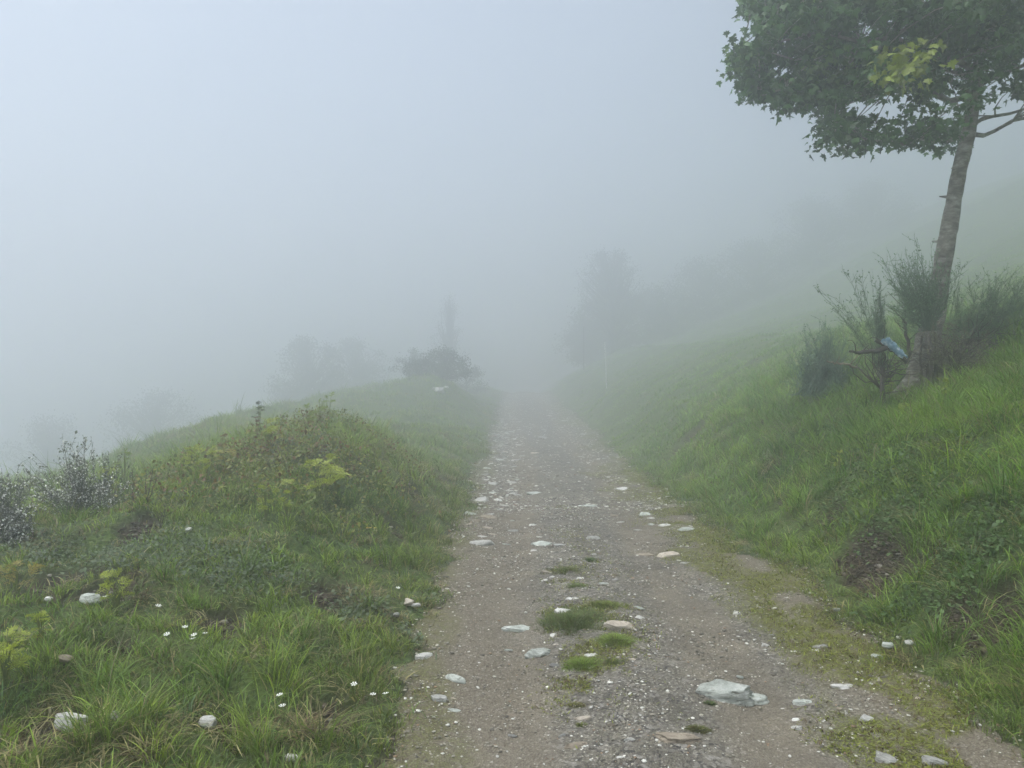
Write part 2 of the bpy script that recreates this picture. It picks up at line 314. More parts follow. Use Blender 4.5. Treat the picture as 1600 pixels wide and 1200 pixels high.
def grass(side):
    out = [[] for _ in range(6)]
    #      y0   y1   clumps/m2 blades width height
    for y0, y1, cdn, nb, wm, hs_ in [(1.0, 4, 125, 46, 1., 1.), (4, 7.5, 85, 46, 1.1, 1.), (7.5, 13, 46, 38, 1.5, 1.), (13, 24, 14, 34, 2.2, 1.), (24, 44, 5.5, 30, 3.2, .95), (44, 80, 1.4, 30, 6, 1.0)]:
        x0, x1 = (-.78*y1-2.4, -.2) if side < 0 else (1.3, .78*y1+2.6)
        nc = int((x1-x0)*(y1-y0)*cdn); cx = rng.uniform(x0, x1, nc); cy = rng.uniform(y0, y1, nc)
        keep = np.abs(cx) < .78*cy+2.5
        e = (xL(cy)-cx) if side < 0 else (cx-xR(cy))
        keep &= e > rng.normal(-.02, .09, nc)
        keep &= rng.random(nc) > bare(cx, cy)*.86
        keep &= rng.random(nc) > .55*ss(.15, .75, fbm(cx*1.4+4, cy*1.4, 3))*(1 if side < 0 else .6)
        cx, cy, e = cx[keep], cy[keep], e[keep]; nc = len(cx)
        f1 = fbm(cx*.7+11, cy*.7, 3); f2 = fbm(cx*2.2, cy*2.2+5, 2)
        if side < 0:
            hh = .065+.055*np.clip(f1+.3, 0, 1.5)+.03*rng.random(nc)
            hh += .10*ss(2.2, 3.4, e)*ss(.2, .6, f2+.3)+.05*ss(6, 7.5, cy)
        else:
            hh = .10+.05*np.clip(f1+.3, 0, 1.5)+.045*rng.random(nc)+.07*ss(.8, 1.6, e)
            hh *= 1-.45*ss(12, 22, cy)
        hh *= .3+.7*ss(-.05, .35, e); hh *= 1+.6*(rng.random(nc) < .09); hh *= np.clip(rng.normal(1, .28, nc), .45, 1.8)
        cr = rng.uniform(.02, .055, nc)*(1+.5*(cy > 7)+1.2*(cy > 13)+2*(cy > 24))
        dry = rng.random(nc) < (.20 if side < 0 else .10)+.25*bare(cx, cy)
        dry |= (rng.random(nc) < .5*ss(.25, .8, fbm(cx*1.9+40, cy*1.9, 2)))&(side < 0)
        mixc = np.clip(.45+.5*f2+rng.normal(0, .22, nc), 0, 1)[:, None]; mc = np.clip(rng.normal(.2+.25*f1, .22, nc), 0, 1)[:, None]
        col = (G_A*(1-mixc)+G_B*mixc)*(1-mc)+G_C*mc
        if side < 0: col = col*np.array([1.1, 1.06, .88])
        else: col = col*np.array([1.12, 1.22, .9])
        ed = ss(.5, .0, e)[:, None]; col = col*(1-.5*ed)+np.array([.15, .17, .035])*.5*ed
        dc = np.where(rng.random(nc)[:, None] < .65, G_D, G_E); col = np.where(dry[:, None], dc*rng.uniform(.6, 1.1, (nc, 1)), col)
        idx = np.repeat(np.arange(nc), nb); n = len(idx)
        off = rng.normal(0, 1, (n, 2)); az0 = rng.uniform(0, 6.28, nc); bx = cx[idx]+off[:, 0]*cr[idx]; by = cy[idx]+off[:, 1]*cr[idx]
        az = np.arctan2(off[:, 1]+.8*np.sin(az0[idx]), off[:, 0]+.8*np.cos(az0[idx])-(.5 if side > 0 else 0))+rng.normal(0, 1.0, n); r_ = np.hypot(off[:, 0], off[:, 1])
        lean = np.clip(.25+.35*r_*rng.random(n)+rng.exponential(.15, n)+(.25*rng.random(n) if side > 0 else 0), 0, 1.7); lean = np.where(dry[idx], lean+.7, lean)
        # flow with slope
        h = hh[idx]*rng.uniform(.45, 1.2, n)*(1+.5*(rng.random(n) < .03)); h = np.where(dry[idx], h*.8, h)
        wd = rng.uniform(.0022, .0048, n)*wm*np.where(rng.random(n) < .12, 2.1, 1)
        bc = col[idx]*rng.uniform(.45, 1.45, (n, 1)); stray = rng.random(n) < .07; bc[stray] = G_D*rng.uniform(.6, 1.3, (stray.sum(), 1))
        P = np.stack([bx, by, H(bx, by)-.01], 1)
        ok = np.where(bx < .6, bx < xL(by)+.2, bx > xR(by)-.25)
        for k, a in enumerate((P, h, wd, az, lean, bc)): out[k].append(a[ok])
    for y0, y1, dn, wm in ((1.2, 5, 1500, 1.), (5, 9, 700, 1.5), (9, 16, 220, 2.4)):
        x0, x1 = (-.78*y1-2.4, -.2) if side < 0 else (1.3, .78*y1+2.6)
        n = int((x1-x0)*(y1-y0)*dn); bx = rng.uniform(x0, x1, n); by = rng.uniform(y0, y1, n); e = (xL(by)-bx) if side < 0 else (bx-xR(by))
        k = (np.abs(bx) < .78*by+2.5) & (e > rng.normal(.02, .07, n)) & (rng.random(n) > bare(bx, by)*.85); bx, by, e = bx[k], by[k], e[k]; n = len(bx)
        q = np.clip(.5+.5*fbm(bx*5, by*5, 2)+rng.normal(0, .25, n), 0, 1)[:, None]; c = (G_C*(1-q)+G_B*q)*rng.uniform(.45, 1.2, (n, 1)); dd = rng.random(n) < .25; c[dd] = G_D*rng.uniform(.35, .9, (dd.sum(), 1)); d2 = rng.random(n) < .1; c[d2] = G_E
        for kk_, a in enumerate((np.stack([bx, by, H(bx, by)], 1), rng.uniform(.02, .06, n), rng.uniform(.003, .006, n)*wm, rng.uniform(0, 6.28, n), rng.uniform(.3, 1.6, n), c)): out[kk_].append(a)
    return [np.concatenate(a) for a in out]
P, h, wd, az, lean, bc = grass(-1)
blade_mesh('grass', P, h, wd, az, lean, bc, GRASS, 'rough mixed green and straw grass covering the low bank left of the track')
P, h, wd, az, lean, bc = grass(1)
blade_mesh('grass', P, h, wd, az, lean, bc, GRASS, 'lush long green grass covering the steep bank right of the track')
# moss and short turf along the right verge
n = 80000; mx = rng.uniform(1.1, 2.2, n); my = 2.2+12*rng.random(n)**1.6
k = (ss(1.2, 1.65, mx+.28*fbm(mx*2.2, my*1.6, 3))*ss(.05, .5, fbm(mx*3.1, my*2+7, 3)+.45) > rng.random(n)*1.05) & (mx < xR(my)+.1)
mx, my = mx[k], my[k]
m2 = 16000; cx2 = rng.normal(.62, .2, m2); cy2 = rng.uniform(3.2, 9, m2); ca_ = np.array([gp(a, b)[:2] for a, b in ((880, 965), (930, 960), (900, 1000), (935, 1035), (905, 1045), (960, 1005), (885, 900), (900, 1100))]); ci_ = rng.integers(0, len(ca_), m2); wq = rng.random(m2) < .6
cx2 = np.where(wq, ca_[ci_, 0]+rng.normal(0, .085, m2), cx2); cy2 = np.where(wq, ca_[ci_, 1]+rng.normal(0, .17, m2), cy2); k = np.where(wq, fbm(cx2*9, cy2*6, 2) > -.1, fbm(cx2*2.5, cy2*1.8+20, 3)-.9*np.abs(cx2-.62)/.4 > rng.normal(.05, .22, m2))
mx = np.concatenate([mx, cx2[k]]); my = np.concatenate([my, cy2[k]]); n = len(mx)
mcol = np.array([.23, .26, .04])*rng.uniform(.6, 1.25, (n, 1)); dk = rng.random(n) < .25; mcol[dk] = np.array([.13, .085, .04])*rng.uniform(.6, 1.1, (dk.sum(), 1))
blade_mesh('moss', np.stack([mx, my, H(mx, my)], 1), rng.uniform(.009, .034, n), rng.uniform(.003, .007, n), rng.uniform(0, 6.28, n), rng.uniform(.4, 1.6, n), mcol, GRASS, 'olive moss and thin turf on the right verge of the track', cat='moss')
# low leafy ground cover
def leaves_np(name, P, size, col, mat, label, cat, tilt=.6, shape='oval'):
    n = len(P); S = np.array([(0, 0, 0), (.35, .28, .06), (.32, .7, .08), (0, 1, 0), (-.32, .7, .08), (-.35, .28, .06)])
    az = rng.uniform(0, 6.28, n); tl = rng.normal(0.25, tilt, n)
    v = S[None]*size[:, None, None]; y = v[..., 1]*np.cos(tl)[:, None]-v[..., 2]*np.sin(tl)[:, None]; z = v[..., 1]*np.sin(tl)[:, None]+v[..., 2]*np.cos(tl)[:, None]; x = v[..., 0]
    ca, sa = np.cos(az)[:, None], np.sin(az)[:, None]
    V = np.stack([x*ca-y*sa, x*sa+y*ca, z], -1)+P[:, None]
    loops = (np.arange(n)[:, None]*6+np.array([0, 1, 2, 3, 0, 3, 4, 5])).ravel(); st = np.arange(2*n)*4
    o = link(name, npmesh(name, V.reshape(-1, 3), loops, st, np.full(2*n, 4), mat, np.repeat(col, 6, 0)))
    return tag(o, label, cat, kind='stuff')
def cover_patch(spots, n, hz):
    out = []
    for (px, py, r) in spots:
        g = gp(px, py); m = int(n*r*r*9); a = rng.uniform(0, 6.28, m); q = r*np.sqrt(rng.random(m))*(1+.3*rng.normal(size=m))
        x = g[0]+q*np.cos(a); y = g[1]+q*np.sin(a); ok = (x < xL(y)) | (x > xR(y)); x, y = x[ok], y[ok]
        out.append(np.stack([x, y, H(x, y)+hz*rng.random(len(x))], 1))
    return np.concatenate(out)
Pc = cover_patch([(330, 880, .35), (250, 860, .3), (400, 900, .3), (480, 700, .5), (180, 880, .25), (700, 950, .12), (660, 1000, .16), (560, 960, .2), (60, 870, .3)], 900, .07)
leaves_np('ground_cover', Pc, rng.uniform(.012, .03, len(Pc)), np.array([.13, .17, .10])*rng.uniform(.6, 1.35, (len(Pc), 1)), GRASS, 'grey green leafy herbs low among the grass on the left bank', 'herbs')
Pc = cover_patch([(1350, 760, .35), (1420, 800, .35), (1330, 720, .3), (1450, 740, .4), (1260, 690, .3), (1500, 900, .3), (1400, 960, .2), (1540, 830, .3), (1240, 730, .2)], 1000, .09)
leaves_np('ground_cover', Pc, rng.uniform(.012, .034, len(Pc)), np.array([.10, .17, .06])*rng.uniform(.6, 1.35, (len(Pc), 1)), GRASS, 'fresh green clover and leafy weeds on the right bank by the bare scarp', 'weeds')
Pc = cover_patch([(500, 665, .6), (560, 680, .5), (440, 690, .5), (380, 720, .5), (320, 745, .45), (470, 720, .6), (560, 740, .5), (620, 720, .45), (400, 770, .4), (520, 820, .35), (250, 780, .3)], 900, .0)
hz_ = .22*rng.random(len(Pc))**1.3; Pc[:, 2] += hz_; tq = rng.random((len(Pc), 1)); cq = fbm(Pc[:, 0]*2.5, Pc[:, 1]*2.5, 2)[:, None]
cl_ = np.where(tq+cq*.6 < .5, np.array([[.17, .21, .06]]), np.where(tq+cq*.5 < .85, np.array([[.26, .26, .07]]), np.array([[.20, .12, .06]])))*rng.uniform(.55, 1.3, (len(Pc), 1))
Pc, cl_ = Pc[::2], cl_[::2]; leaves_np('ground_cover', Pc, rng.uniform(.014, .038, len(Pc)), cl_, GRASS, 'rough olive and rusty weeds tangled along the crest of the left bank', 'weeds', .9)
# ---------------------------------------------------------------- stones
def ico(sub):
    import bmesh
    bm = bmesh.new(); bmesh.ops.create_icosphere(bm, subdivisions=sub, radius=1)
    v = np.array([x.co[:] for x in bm.verts]); f = [[q.index for q in g.verts] for g in bm.faces]; bm.free(); return v, f
ICO = {k: ico(k) for k in (1, 2, 3, 4)}
def rock(sub, sx, sy, sz, seed, cuts=9, rough=.03, layers=0):
    r = np.random.default_rng(seed); v, f = ICO[sub]; v = v.copy()
    def cut(d, c):
        d = np.array(d)/np.linalg.norm(d); t = v@d; return v-np.outer(np.maximum(t-c, 0), d)
    a0 = r.uniform(0, 6.28); ns = int(r.integers(5, 8))
    for q in range(ns):
        a_ = a0+6.283*(q+r.uniform(-.25, .25))/ns; v = cut((math.cos(a_), math.sin(a_), r.uniform(-.15, .45)), r.uniform(.55, .85))
    v = cut((r.normal(0, .12), r.normal(0, .12)-.1, 1), r.uniform(.35, .5))
    for q in range(max(0, cuts-8)): v = cut((r.normal(), r.normal(), abs(r.normal())*.8+.3), r.uniform(.6, .8))
    nz = fbm(v[:, 0]*2+seed, v[:, 1]*2+v[:, 2]*1.7, 3)
    v = v*(1+rough*2.6*nz[:, None]+(.025*fbm(v[:, 0]*7+seed, v[:, 1]*7+v[:, 2]*5, 2)[:, None] if sub > 2 else 0))
    if layers:
        s = np.floor(v[:, 2]*layers+fbm(v[:, 0]*1.5+seed, v[:, 1]*1.5, 2)*.8); v[:, :2] *= (1-.12*(s % 2))[:, None]
    v = v/np.abs(v).max(0); v = v*np.array([sx, sy, sz])*.5
    return v, f
def rockmesh(name, v, f, mat):
    L = np.array(f).ravel(); return npmesh(name, v, L, np.arange(len(f))*3, np.full(len(f), 3), mat, None, False)
#  px, py(base centre), width px, height px, stone, label
BIG = [(1133, 1102, 100, 50, 'slate', 'large pale green slate slab with split layers on the right rut', 5),
 (1180, 1104, 46, 30, 'slate', 'layered slate piece against the right end of the large pale slab', 4),
 (1060, 1166, 76, 26, 'tan', 'flat rusty beige rock half buried in the track near the bottom', 3),
 (1255, 1103, 34, 14, 'slate', 'pale slate chip just right of the large slab', 2),
 (1223, 1114, 12, 9, 'white', 'tiny white stone between the large slab and the pale chip', 0),
 (1243, 1130, 18, 10, 'white', 'small white stone behind its twin below the pale chip', 0),
 (1245, 1144, 23, 14, 'white', 'small white wedge stone below the pale chip', 0),
 (1386, 1196, 40, 30, 'grey', 'square grey block tilted up at the bottom edge of the track', 2),
 (1465, 1198, 44, 18, 'grey', 'pale grey rock at the bottom edge right of the tilted block', 2),
 (1357, 1130, 30, 15, 'grey', 'knobbly grey stone on the mossy verge above the tilted block', 2),
 (1318, 1078, 40, 11, 'white', 'long pale flat stone at the edge of the moss strip', 1),
 (1354, 1076, 12, 6, 'white', 'tiny white chip right of the long pale stone on the moss', 0),
 (1313, 1112, 15, 9, 'tan', 'small brown tan stone left of the moss below the pale long stone', 0),
 (1436, 1096, 20, 9, 'pink', 'small pinkish stone in the brown soil of the right verge', 0),
 (1388, 1019, 18, 9, 'slate', 'small slate stone at the foot of the right bank, upper of a pair', 0),
 (1371, 1027, 18, 7, 'slate', 'small flat slate stone at the foot of the right bank, lower of a pair', 0),
 (1421, 1015, 14, 7, 'white', 'white stone tucked under the long grass of the right bank', 0),
 (1282, 1014, 28, 9, 'grey', 'flat grey stone in the moss strip', 0),
 (1275, 1020, 12, 6, 'white', 'white chip below the flat grey stone in the moss strip', 0),
 (1196, 1012, 14, 7, 'white', 'single white chip in the smooth right rut', 0),
 (1151, 962, 14, 9, 'white', 'small white stone in the smooth right rut beside a pink chip', 0),
 (1170, 968, 11, 5, 'pink', 'tiny pink chip in the right rut', 0),
 (1213, 953, 17, 5, 'white', 'flat white chip at the left edge of the moss strip', 0),
 (1307, 961, 12, 5, 'grey', 'grey chip lying in the moss strip far up the verge', 0),
 (966, 986, 52, 20, 'pink', 'rounded pinkish tan rock at the right of the central grass tuft', 3),
 (881, 962, 32, 14, 'white', 'white lumpy rock sitting in the central grass tuft', 2),
 (895, 939, 24, 7, 'white', 'flat white stone behind the central grass tuft', 1),
 (808, 988, 60, 14, 'slate', 'long low pale slab left of the central grass tuft', 3),
 (844, 1030, 52, 20, 'slate', 'tilted pale slab below the central grass tuft', 3),
 (923, 1030, 30, 11, 'white', 'white stone on the lower bright green tuft', 1),
 (986, 1033, 17, 6, 'pink', 'thin pinkish flake right of the lower tuft', 0),
 (866, 998, 15, 11, 'white', 'small white cube shaped stone under the central tuft', 0),
 (921, 997, 9, 8, 'white', 'tiny white stone between the two central tufts', 0),
 (869, 1010, 12, 5, 'pink', 'tiny pinkish stone below the white cube shaped stone', 0),
 (877, 1019, 12, 8, 'white', 'tiny white stone right of the tilted pale slab', 0),
 (911, 1129, 30, 13, 'pink', 'white and pink stone with a little tuft above it', 1),
 (900, 1173, 46, 15, 'tan', 'rounded brown rock sunk in the gravel at the bottom', 2),
 (985, 1160, 22, 9, 'grey', 'grey stone above a white one near the bottom centre', 0),
 (970, 1190, 16, 9, 'white', 'white stone near the bottom edge of the track centre', 0),
 (663, 1029, 28, 12, 'white', 'oblong white stone at the left grass edge', 1),
 (711, 1068, 40, 16, 'slate', 'narrow slanting white slab at the left edge of the track', 2),
 (686, 1098, 28, 16, 'grey', 'angular grey and white stone beside a weed at the left edge', 1),
 (710, 1117, 26, 11, 'slate', 'smooth oval pale stone lowest at the left edge', 1),
 (748, 1039, 10, 5, 'white', 'tiny white chip in the left rut', 0),
 (745, 1078, 10, 6, 'white', 'white chip right of the slanting slab', 0),
 (709, 1095, 10, 6, 'pink', 'tiny pink pebble above the smooth oval stone', 0),
 (638, 951, 16, 12, 'pink', 'pinkish stone poking from the left grass edge', 0),
 (650, 955, 14, 6, 'white', 'pale flake beside the pinkish stone at the left grass edge', 0),
 (620, 970, 11, 7, 'grey', 'small grey stone inside the left grass', 0),
 (803, 1122, 26, 6, 'tan', 'thin cream coloured flake in the middle gravel', 0),
 (1045, 873, 44, 14, 'pink', 'cream teardrop rock with a thin stone at its tip', 3),
 (1006, 869, 34, 5, 'tan', 'long thin stone pointing at the cream teardrop rock', 1),
 (1072, 883, 20, 7, 'grey', 'low grey stone right of the cream teardrop rock', 0),
 (849, 854, 38, 11, 'slate', 'pale lumpy stone at track centre', 2),
 (874, 855, 22, 7, 'grey', 'grey tail stone joined to the pale lumpy stone', 0),
 (834, 863, 12, 6, 'white', 'white pebble below the pale lumpy stone', 0),
 (801, 833, 18, 8, 'grey', 'dark grey oval stone on the left half of the track', 0),
 (832, 824, 15, 7, 'white', 'bright stone right of the dark grey oval stone', 0),
 (1010, 807, 24, 9, 'slate', 'pale flat stone on the right half of the track', 0),
 (918, 793, 34, 6, 'slate', 'long thin pale slab across the track centre', 1),
 (928, 844, 24, 9, 'grey', 'low grey stone above the stick shaped stones', 0),
 (1041, 823, 24, 6, 'white', 'thin pale flake near the right grass', 0),
 (907, 907, 14, 7, 'white', 'white pebble above the central tuft', 0),
 (943, 915, 17, 7, 'slate', 'pale slate chip right of the little tuft', 0),
 (962, 909, 14, 6, 'grey', 'grey chip beside the pale slate chip', 0),
 (855, 896, 22, 5, 'pink', 'thin cream flake in front of the small grass patch', 0),
 (851, 909, 11, 5, 'white', 'white pebble left of the small grass patch', 0),
 (863, 904, 10, 5, 'white', 'white pebble inside the small grass patch', 0),
 (998, 969, 14, 10, 'white', 'white stone right of the pinkish tan rock', 0),
 (836, 773, 26, 6, 'slate', 'flat pale slab midway up the track', 0),
 (751, 785, 24, 10, 'white', 'largest pale stone of the left stony strip', 0),
 (777, 784, 16, 6, 'white', 'pale stone right of the largest one in the left strip', 0),
 (770, 772, 18, 5, 'slate', 'thin slate above the largest stone in the left strip', 0),
 (973, 767, 19, 7, 'white', 'pale stone alone near the right edge midway up the track', 0),
 (106, 1146, 56, 26, 'white', 'pale rock buried in the grass at bottom left', 3),
 (178, 1134, 20, 14, 'white', 'little pale rock in the grass right of the buried one', 0),
 (326, 1144, 28, 20, 'white', 'bright white boulder in a hollow of the left grass', 2),
 (140, 948, 36, 16, 'slate', 'pale slate stone in the grass beside a fern at left', 2),
 (76, 948, 12, 7, 'white', 'small white stone far left in the grass', 0),
 (100, 1044, 28, 10, 'tan', 'flat beige stone under dry grass at left', 1),
 (455, 1199, 24, 12, 'white', 'white stone cut by the bottom edge in the grass', 0),
 (294, 836, 10, 9, 'white', 'small white stone on the far left bank near the flowering broom', 0),
 (684, 613, 20, 13, 'white', 'white rock on the foggy mound by the dark bush', 1),
 (697, 607, 8, 6, 'white', 'tiny white stone right of the rock on the foggy mound', 0)]
sid = 0
used = []
for px, py, wp, hp, kind, lab, lv in BIG:
    sid += 1; g = gp(px, py-hp*.15); s = g[1]/FPX*1.1; W = wp*s; ang = max(.15, (EYE-g[2])/g[1])
    zh = min(hp*s*.85, W*.5); dep = np.clip((hp*s-zh*.7)/ang, W*.45, W*1.1); used.append((g[0], g[1], W))
    v, f = rock(3 if W > .06 and lv < 3 else (4 if lv >= 3 else 2), W, dep, zh*1.5, 100+sid, cuts=14, rough=.03, layers=6 if lv >= 4 or (lv == 3 and kind in ('tan', 'slate')) else 0)
    grassy = not (xL(g[1]) < g[0] < xR(g[1])); lift = .35 if not grassy else .9
    o = link('stone', rockmesh('stone', v, f, RK[kind]), None, (g[0], g[1]+dep*.1, g[2]+zh*(.12 if not grassy else .12)+(.03 if grassy and g[1] < 8 else 0)))
    rz = rng.uniform(-.25, .25)
    if 'slanting' in lab: rz = -.6
    if 'tilted pale slab' in lab: rz = .45
    o.rotation_euler = (rng.normal(0, .06), rng.normal(0, .06) if 'tilted' not in lab else .25, rz)
    tag(o, lab, 'stone', 'stones lying on and beside the track')
# remaining individual small stones
protos = {}
for kd in RK:
    protos[kd] = [rockmesh('stone', *rock(2, 1, rr, hh_, 300+i*7+ord(kd[0]), 10, .04), RK[kd]) for i, (rr, hh_) in enumerate([(.6, .3), (.8, .4), (.5, .22), (.7, .5)])]
cnt = 0; tries = 0
while cnt < 206 and tries < 20000:
    tries += 1
    z = rng.random()
    if z < .46: y = 6.5+14*rng.random()**1.2; x = rng.normal(-.18, .2); zone = 0
    elif z < .64: y = rng.uniform(7, 26); x = rng.normal(1.35, .25); zone = 1
    elif z < .82: y = 3+11*rng.random()**1.3; x = rng.normal(.6, .25); zone = 2
    elif z < .88: y = rng.uniform(3, 6); x = rng.uniform(-.3, 1.6); zone = 3
    else: y = rng.uniform(10, 34); x = rng.uniform(-.4, 1.6); zone = 4
    k_ = 1+.85*float(ss(5, 19, y)); x *= k_; y *= k_
    if not (xL(y) < x < xR(y)+.05): continue
    sz = rng.gamma(3, .015)+.024
    if zone in (0, 1, 4): sz *= k_*1.15
    if zone in (0, 1, 4): sz *= 1.45
    if y < 6: sz *= .62
    if sz*1024/1600*FPX/y < 2.5: continue
    if any(math.hypot(x-a, y-b_) < (sz+w_)*.6 for a, b_, w_ in used): continue
    used.append((x, y, sz)); kd = rng.choice(['white', 'slate', 'grey', 'tan', 'pink'], p=[.36, .3, .22, .06, .06])
    pk = int(rng.integers(4)); o = link('stone', protos[kd][pk], None, (x, y, float(H(x, y))+.008)); o.scale = (sz, sz*rng.uniform(.7, 1.1), sz*rng.uniform(.5, 1)); o.rotation_euler = (rng.normal(0, .12), rng.normal(0, .12), rng.uniform(-.6, .6)+(math.pi if rng.random() < .5 else 0))
    _p = ['in the stony strip along the left edge of the track', 'in the right half of the track', 'along the middle of the track', 'loose in the gravel at the front of the track', 'on the far foggy part of the track'][zone]
    tone = {'white': 'whitish', 'slate': 'pale greenish', 'grey': 'dark grey', 'tan': 'tan', 'pink': 'cream pink'}[kd]
    f_ = (x-float(xL(y)))/float(xR(y)-xL(y)); lat = ['at the left edge', 'left of centre', 'at mid track', 'right of centre', 'at the right edge'][min(4, max(0, int(f_*5)))]
    pyy = 560+FPX*(EYE-float(H(x, y)))/y; dp = ['deepest in the fog', 'level with the foggy mound', 'between the mound and the stony strip', 'level with the red stemmed ferns', 'level with the bright fern', 'above the lumpy stone', 'level with the teardrop rock', 'beside the central tufts', 'at the front'][int(np.searchsorted([622, 650, 690, 730, 790, 840, 900, 1060], pyy))]
    szw = 'tiny' if sz*FPX/y < 9 else ('small' if sz*FPX/y < 14 else 'larger')
    shp = ['oblong', 'rounded', 'thin', 'blocky'][pk]; tag(o, f'{szw} {shp} {tone} stone {lat} {dp}', 'stone', 'small stones scattered over the track'); cnt += 1
# gravel: one mesh of many pebbles
protoV = []
for i in range(10):
    v, f = rock(1, 1, .75, .5, 700+i, 6, .05); protoV.append(v)
F1 = np.array(ICO[1][1])
def pebbles(n, gen, szf, name, label, bright):
    x, y = gen(n); ok = (x > xL(y)-.05) & (x < xR(y)+.1); x, y = x[ok], y[ok]; n = len(x)
    sz = szf(n, y); pi = rng.integers(0, 10, n); a = rng.uniform(0, 6.28, n); PV = np.stack(protoV)[pi]*sz[:, None, None]
    PV[..., 2] *= rng.uniform(.5, 1.1, n)[:, None]
    ca, sa = np.cos(a)[:, None], np.sin(a)[:, None]
    V = np.stack([PV[..., 0]*ca-PV[..., 1]*sa, PV[..., 0]*sa+PV[..., 1]*ca, PV[..., 2]], -1)+np.stack([x, y, H(x, y)+.006+sz*.08], 1)[:, None]
    nv = V.shape[1]; L = (np.arange(n)[:, None, None]*nv+F1[None]).ravel(); nf = n*len(F1)
    cc = np.array([[.13, .12, .10], [.22, .20, .165], [.34, .32, .27], [.62, .61, .57], [.26, .18, .12]])[rng.choice(5, n, p=bright)]*rng.uniform(.75, 1.25, (n, 1))
    o = link(name, npmesh(name, V.reshape(-1, 3), L, np.arange(nf)*3, np.full(nf, 3), PEB, np.repeat(cc, nv, 0)))
    tag(o, label, 'gravel', kind='stuff')
def gen1(n):
    y = 2.4+7.6*rng.random(n)**1.25; x = rng.uniform(-.6, 2.2, n)
    d = .45+.75*np.exp(-((x-.6)/.3)**2)+.5*np.exp(-((x+.3)/.25)**2)*ss(5, 8, y); d *= np.clip(.75+.9*fbm(x*2.2, y*2.2+3, 3), .15, 1.6); k = rng.random(n) < d; return x[k], y[k]
pebbles(60000, gen1, lambda n, y: np.clip(rng.gamma(2., .0028, n)+.0035, 0, .028)*(1+.05*y), 'gravel', 'fine mixed gravel on the near part of the track', [.24, .28, .26, .16, .06])
def gen2(n):
    y = 8+26*rng.random(n)**1.4; x = rng.uniform(-.6, 1.9, n); d = .25+.9*np.exp(-((x+.15)/.3)**2)+.6*np.exp(-((x-1.4)/.3)**2); k = rng.random(n) < d; q = 1+.85*ss(5, 19, y); return (x*q)[k], (y*q)[k]
pebbles(26000, gen2, lambda n, y: np.clip(rng.gamma(2.2, .009, n)+.009, 0, .07)*(.7+.026*y), 'gravel', 'coarse chippings on the far part of the track', [.14, .24, .30, .28, .04])
nb_ = 9000; bi = rng.integers(0, len(BP), nb_); bb = np.array(BP)[bi]; an = rng.uniform(0, 6.28, nb_); qq = bb[:, 2]*np.sqrt(rng.random(nb_)); cxy = np.stack([bb[:, 0]+qq*np.cos(an), bb[:, 1]+qq*np.sin(an)], 1); cxy = cxy[bare(cxy[:, 0], cxy[:, 1]) > .35+.5*rng.random(nb_)]; nb_ = len(cxy)
sz = np.clip(rng.gamma(2, .007, nb_)+.004, 0, .05); PV = np.stack(protoV)[rng.integers(0, 10, nb_)]*sz[:, None, None]; PV[..., 2] *= 1.4
V = PV+np.stack([cxy[:, 0], cxy[:, 1], H(cxy[:, 0], cxy[:, 1])-.09*bare(cxy[:, 0], cxy[:, 1])+.006], 1)[:, None]; nv = V.shape[1]; nf = nb_*len(F1)
cc = np.array([[.05, .037, .028], [.085, .065, .048], [.14, .11, .08], [.28, .26, .22]])[rng.choice(4, nb_, p=[.45, .35, .15, .05])]
tag(link('soil_clods', npmesh('soil_clods', V.reshape(-1, 3), (np.arange(nb_)[:, None, None]*nv+F1[None]).ravel(), np.arange(nf)*3, np.full(nf, 3), PEB, np.repeat(cc, nv, 0))), 'dark crumbly earth showing in the bare hollows of both banks', 'soil', kind='stuff')
# ---------------------------------------------------------------- tufts in the track
def tuft(px, py, wp, hp, n, hgt, col, label):
    g = gp(px, py); s = g[1]/FPX; rx = wp*s*.58; ry = min(rx*1.9, hp*s*.5/max(.15, (EYE-g[2])/g[1])); n = int(n*2.1)
    a = rng.uniform(0, 6.28, n); q = np.abs(rng.normal(0, .66, n))+.15*rng.random(n); q *= (1+.3*np.sin(a*3+px)+.2*np.sin(a*5+py)); gap = fbm(g[0]+rx*q*np.cos(a)*1.+px, 3+py+q*np.sin(a)*2.5, 2); x = g[0]+rx*q*np.cos(a); y = g[1]+ry*q*np.sin(a)
    P = np.stack([x, y, H(x, y)-.002], 1); c = np.array(col)*rng.uniform(.6, 1.35, (n, 1)); dd = rng.random(n) < .12; c[dd] = np.array([.14, .09, .045])
    hh = hgt*rng.uniform(.4, 1.2, n)*(1.15-.75*np.clip(q, 0, 1.2))
    o = blade_mesh('grass_tuft', P-g, hh, rng.uniform(.002, .004, n), np.arctan2(y-g[1], x-g[0])+rng.normal(0, .9, n), rng.uniform(.3, 1.3, n), c, GRASS, None); o.location = g
    tag(o, label, 'grass tuft', 'grass tufts growing in the track')
tuft(895, 972, 120, 50, 5200, .05, (.11, .16, .04), 'largest grass tuft in the middle of the track holding a white rock')
tuft(945, 948, 80, 20, 1800, .035, (.17, .22, .04), 'brighter tuft behind the pinkish tan rock')
tuft(962, 1004, 66, 26, 2200, .042, (.20, .28, .045), 'bright green tuft in front of the pinkish tan rock')
tuft(912, 1042, 70, 30, 2400, .04, (.18, .26, .045), 'bright green tuft below the white stone')
tuft(958, 1038, 40, 12, 500, .03, (0.112, 0.160, 0.040), 'thin little tuft right of the lower bright tuft')
tuft(885, 893, 80, 22, 1300, .03, (0.120, 0.160, 0.048), 'sparse grass patch above the central tuft')
tuft(900, 918, 46, 16, 800, .03, (0.136, 0.192, 0.048), 'small green patch just above the central tuft')
tuft(922, 877, 24, 10, 400, .035, (0.096, 0.160, 0.048), 'tiny tuft behind the sparse grass patch')
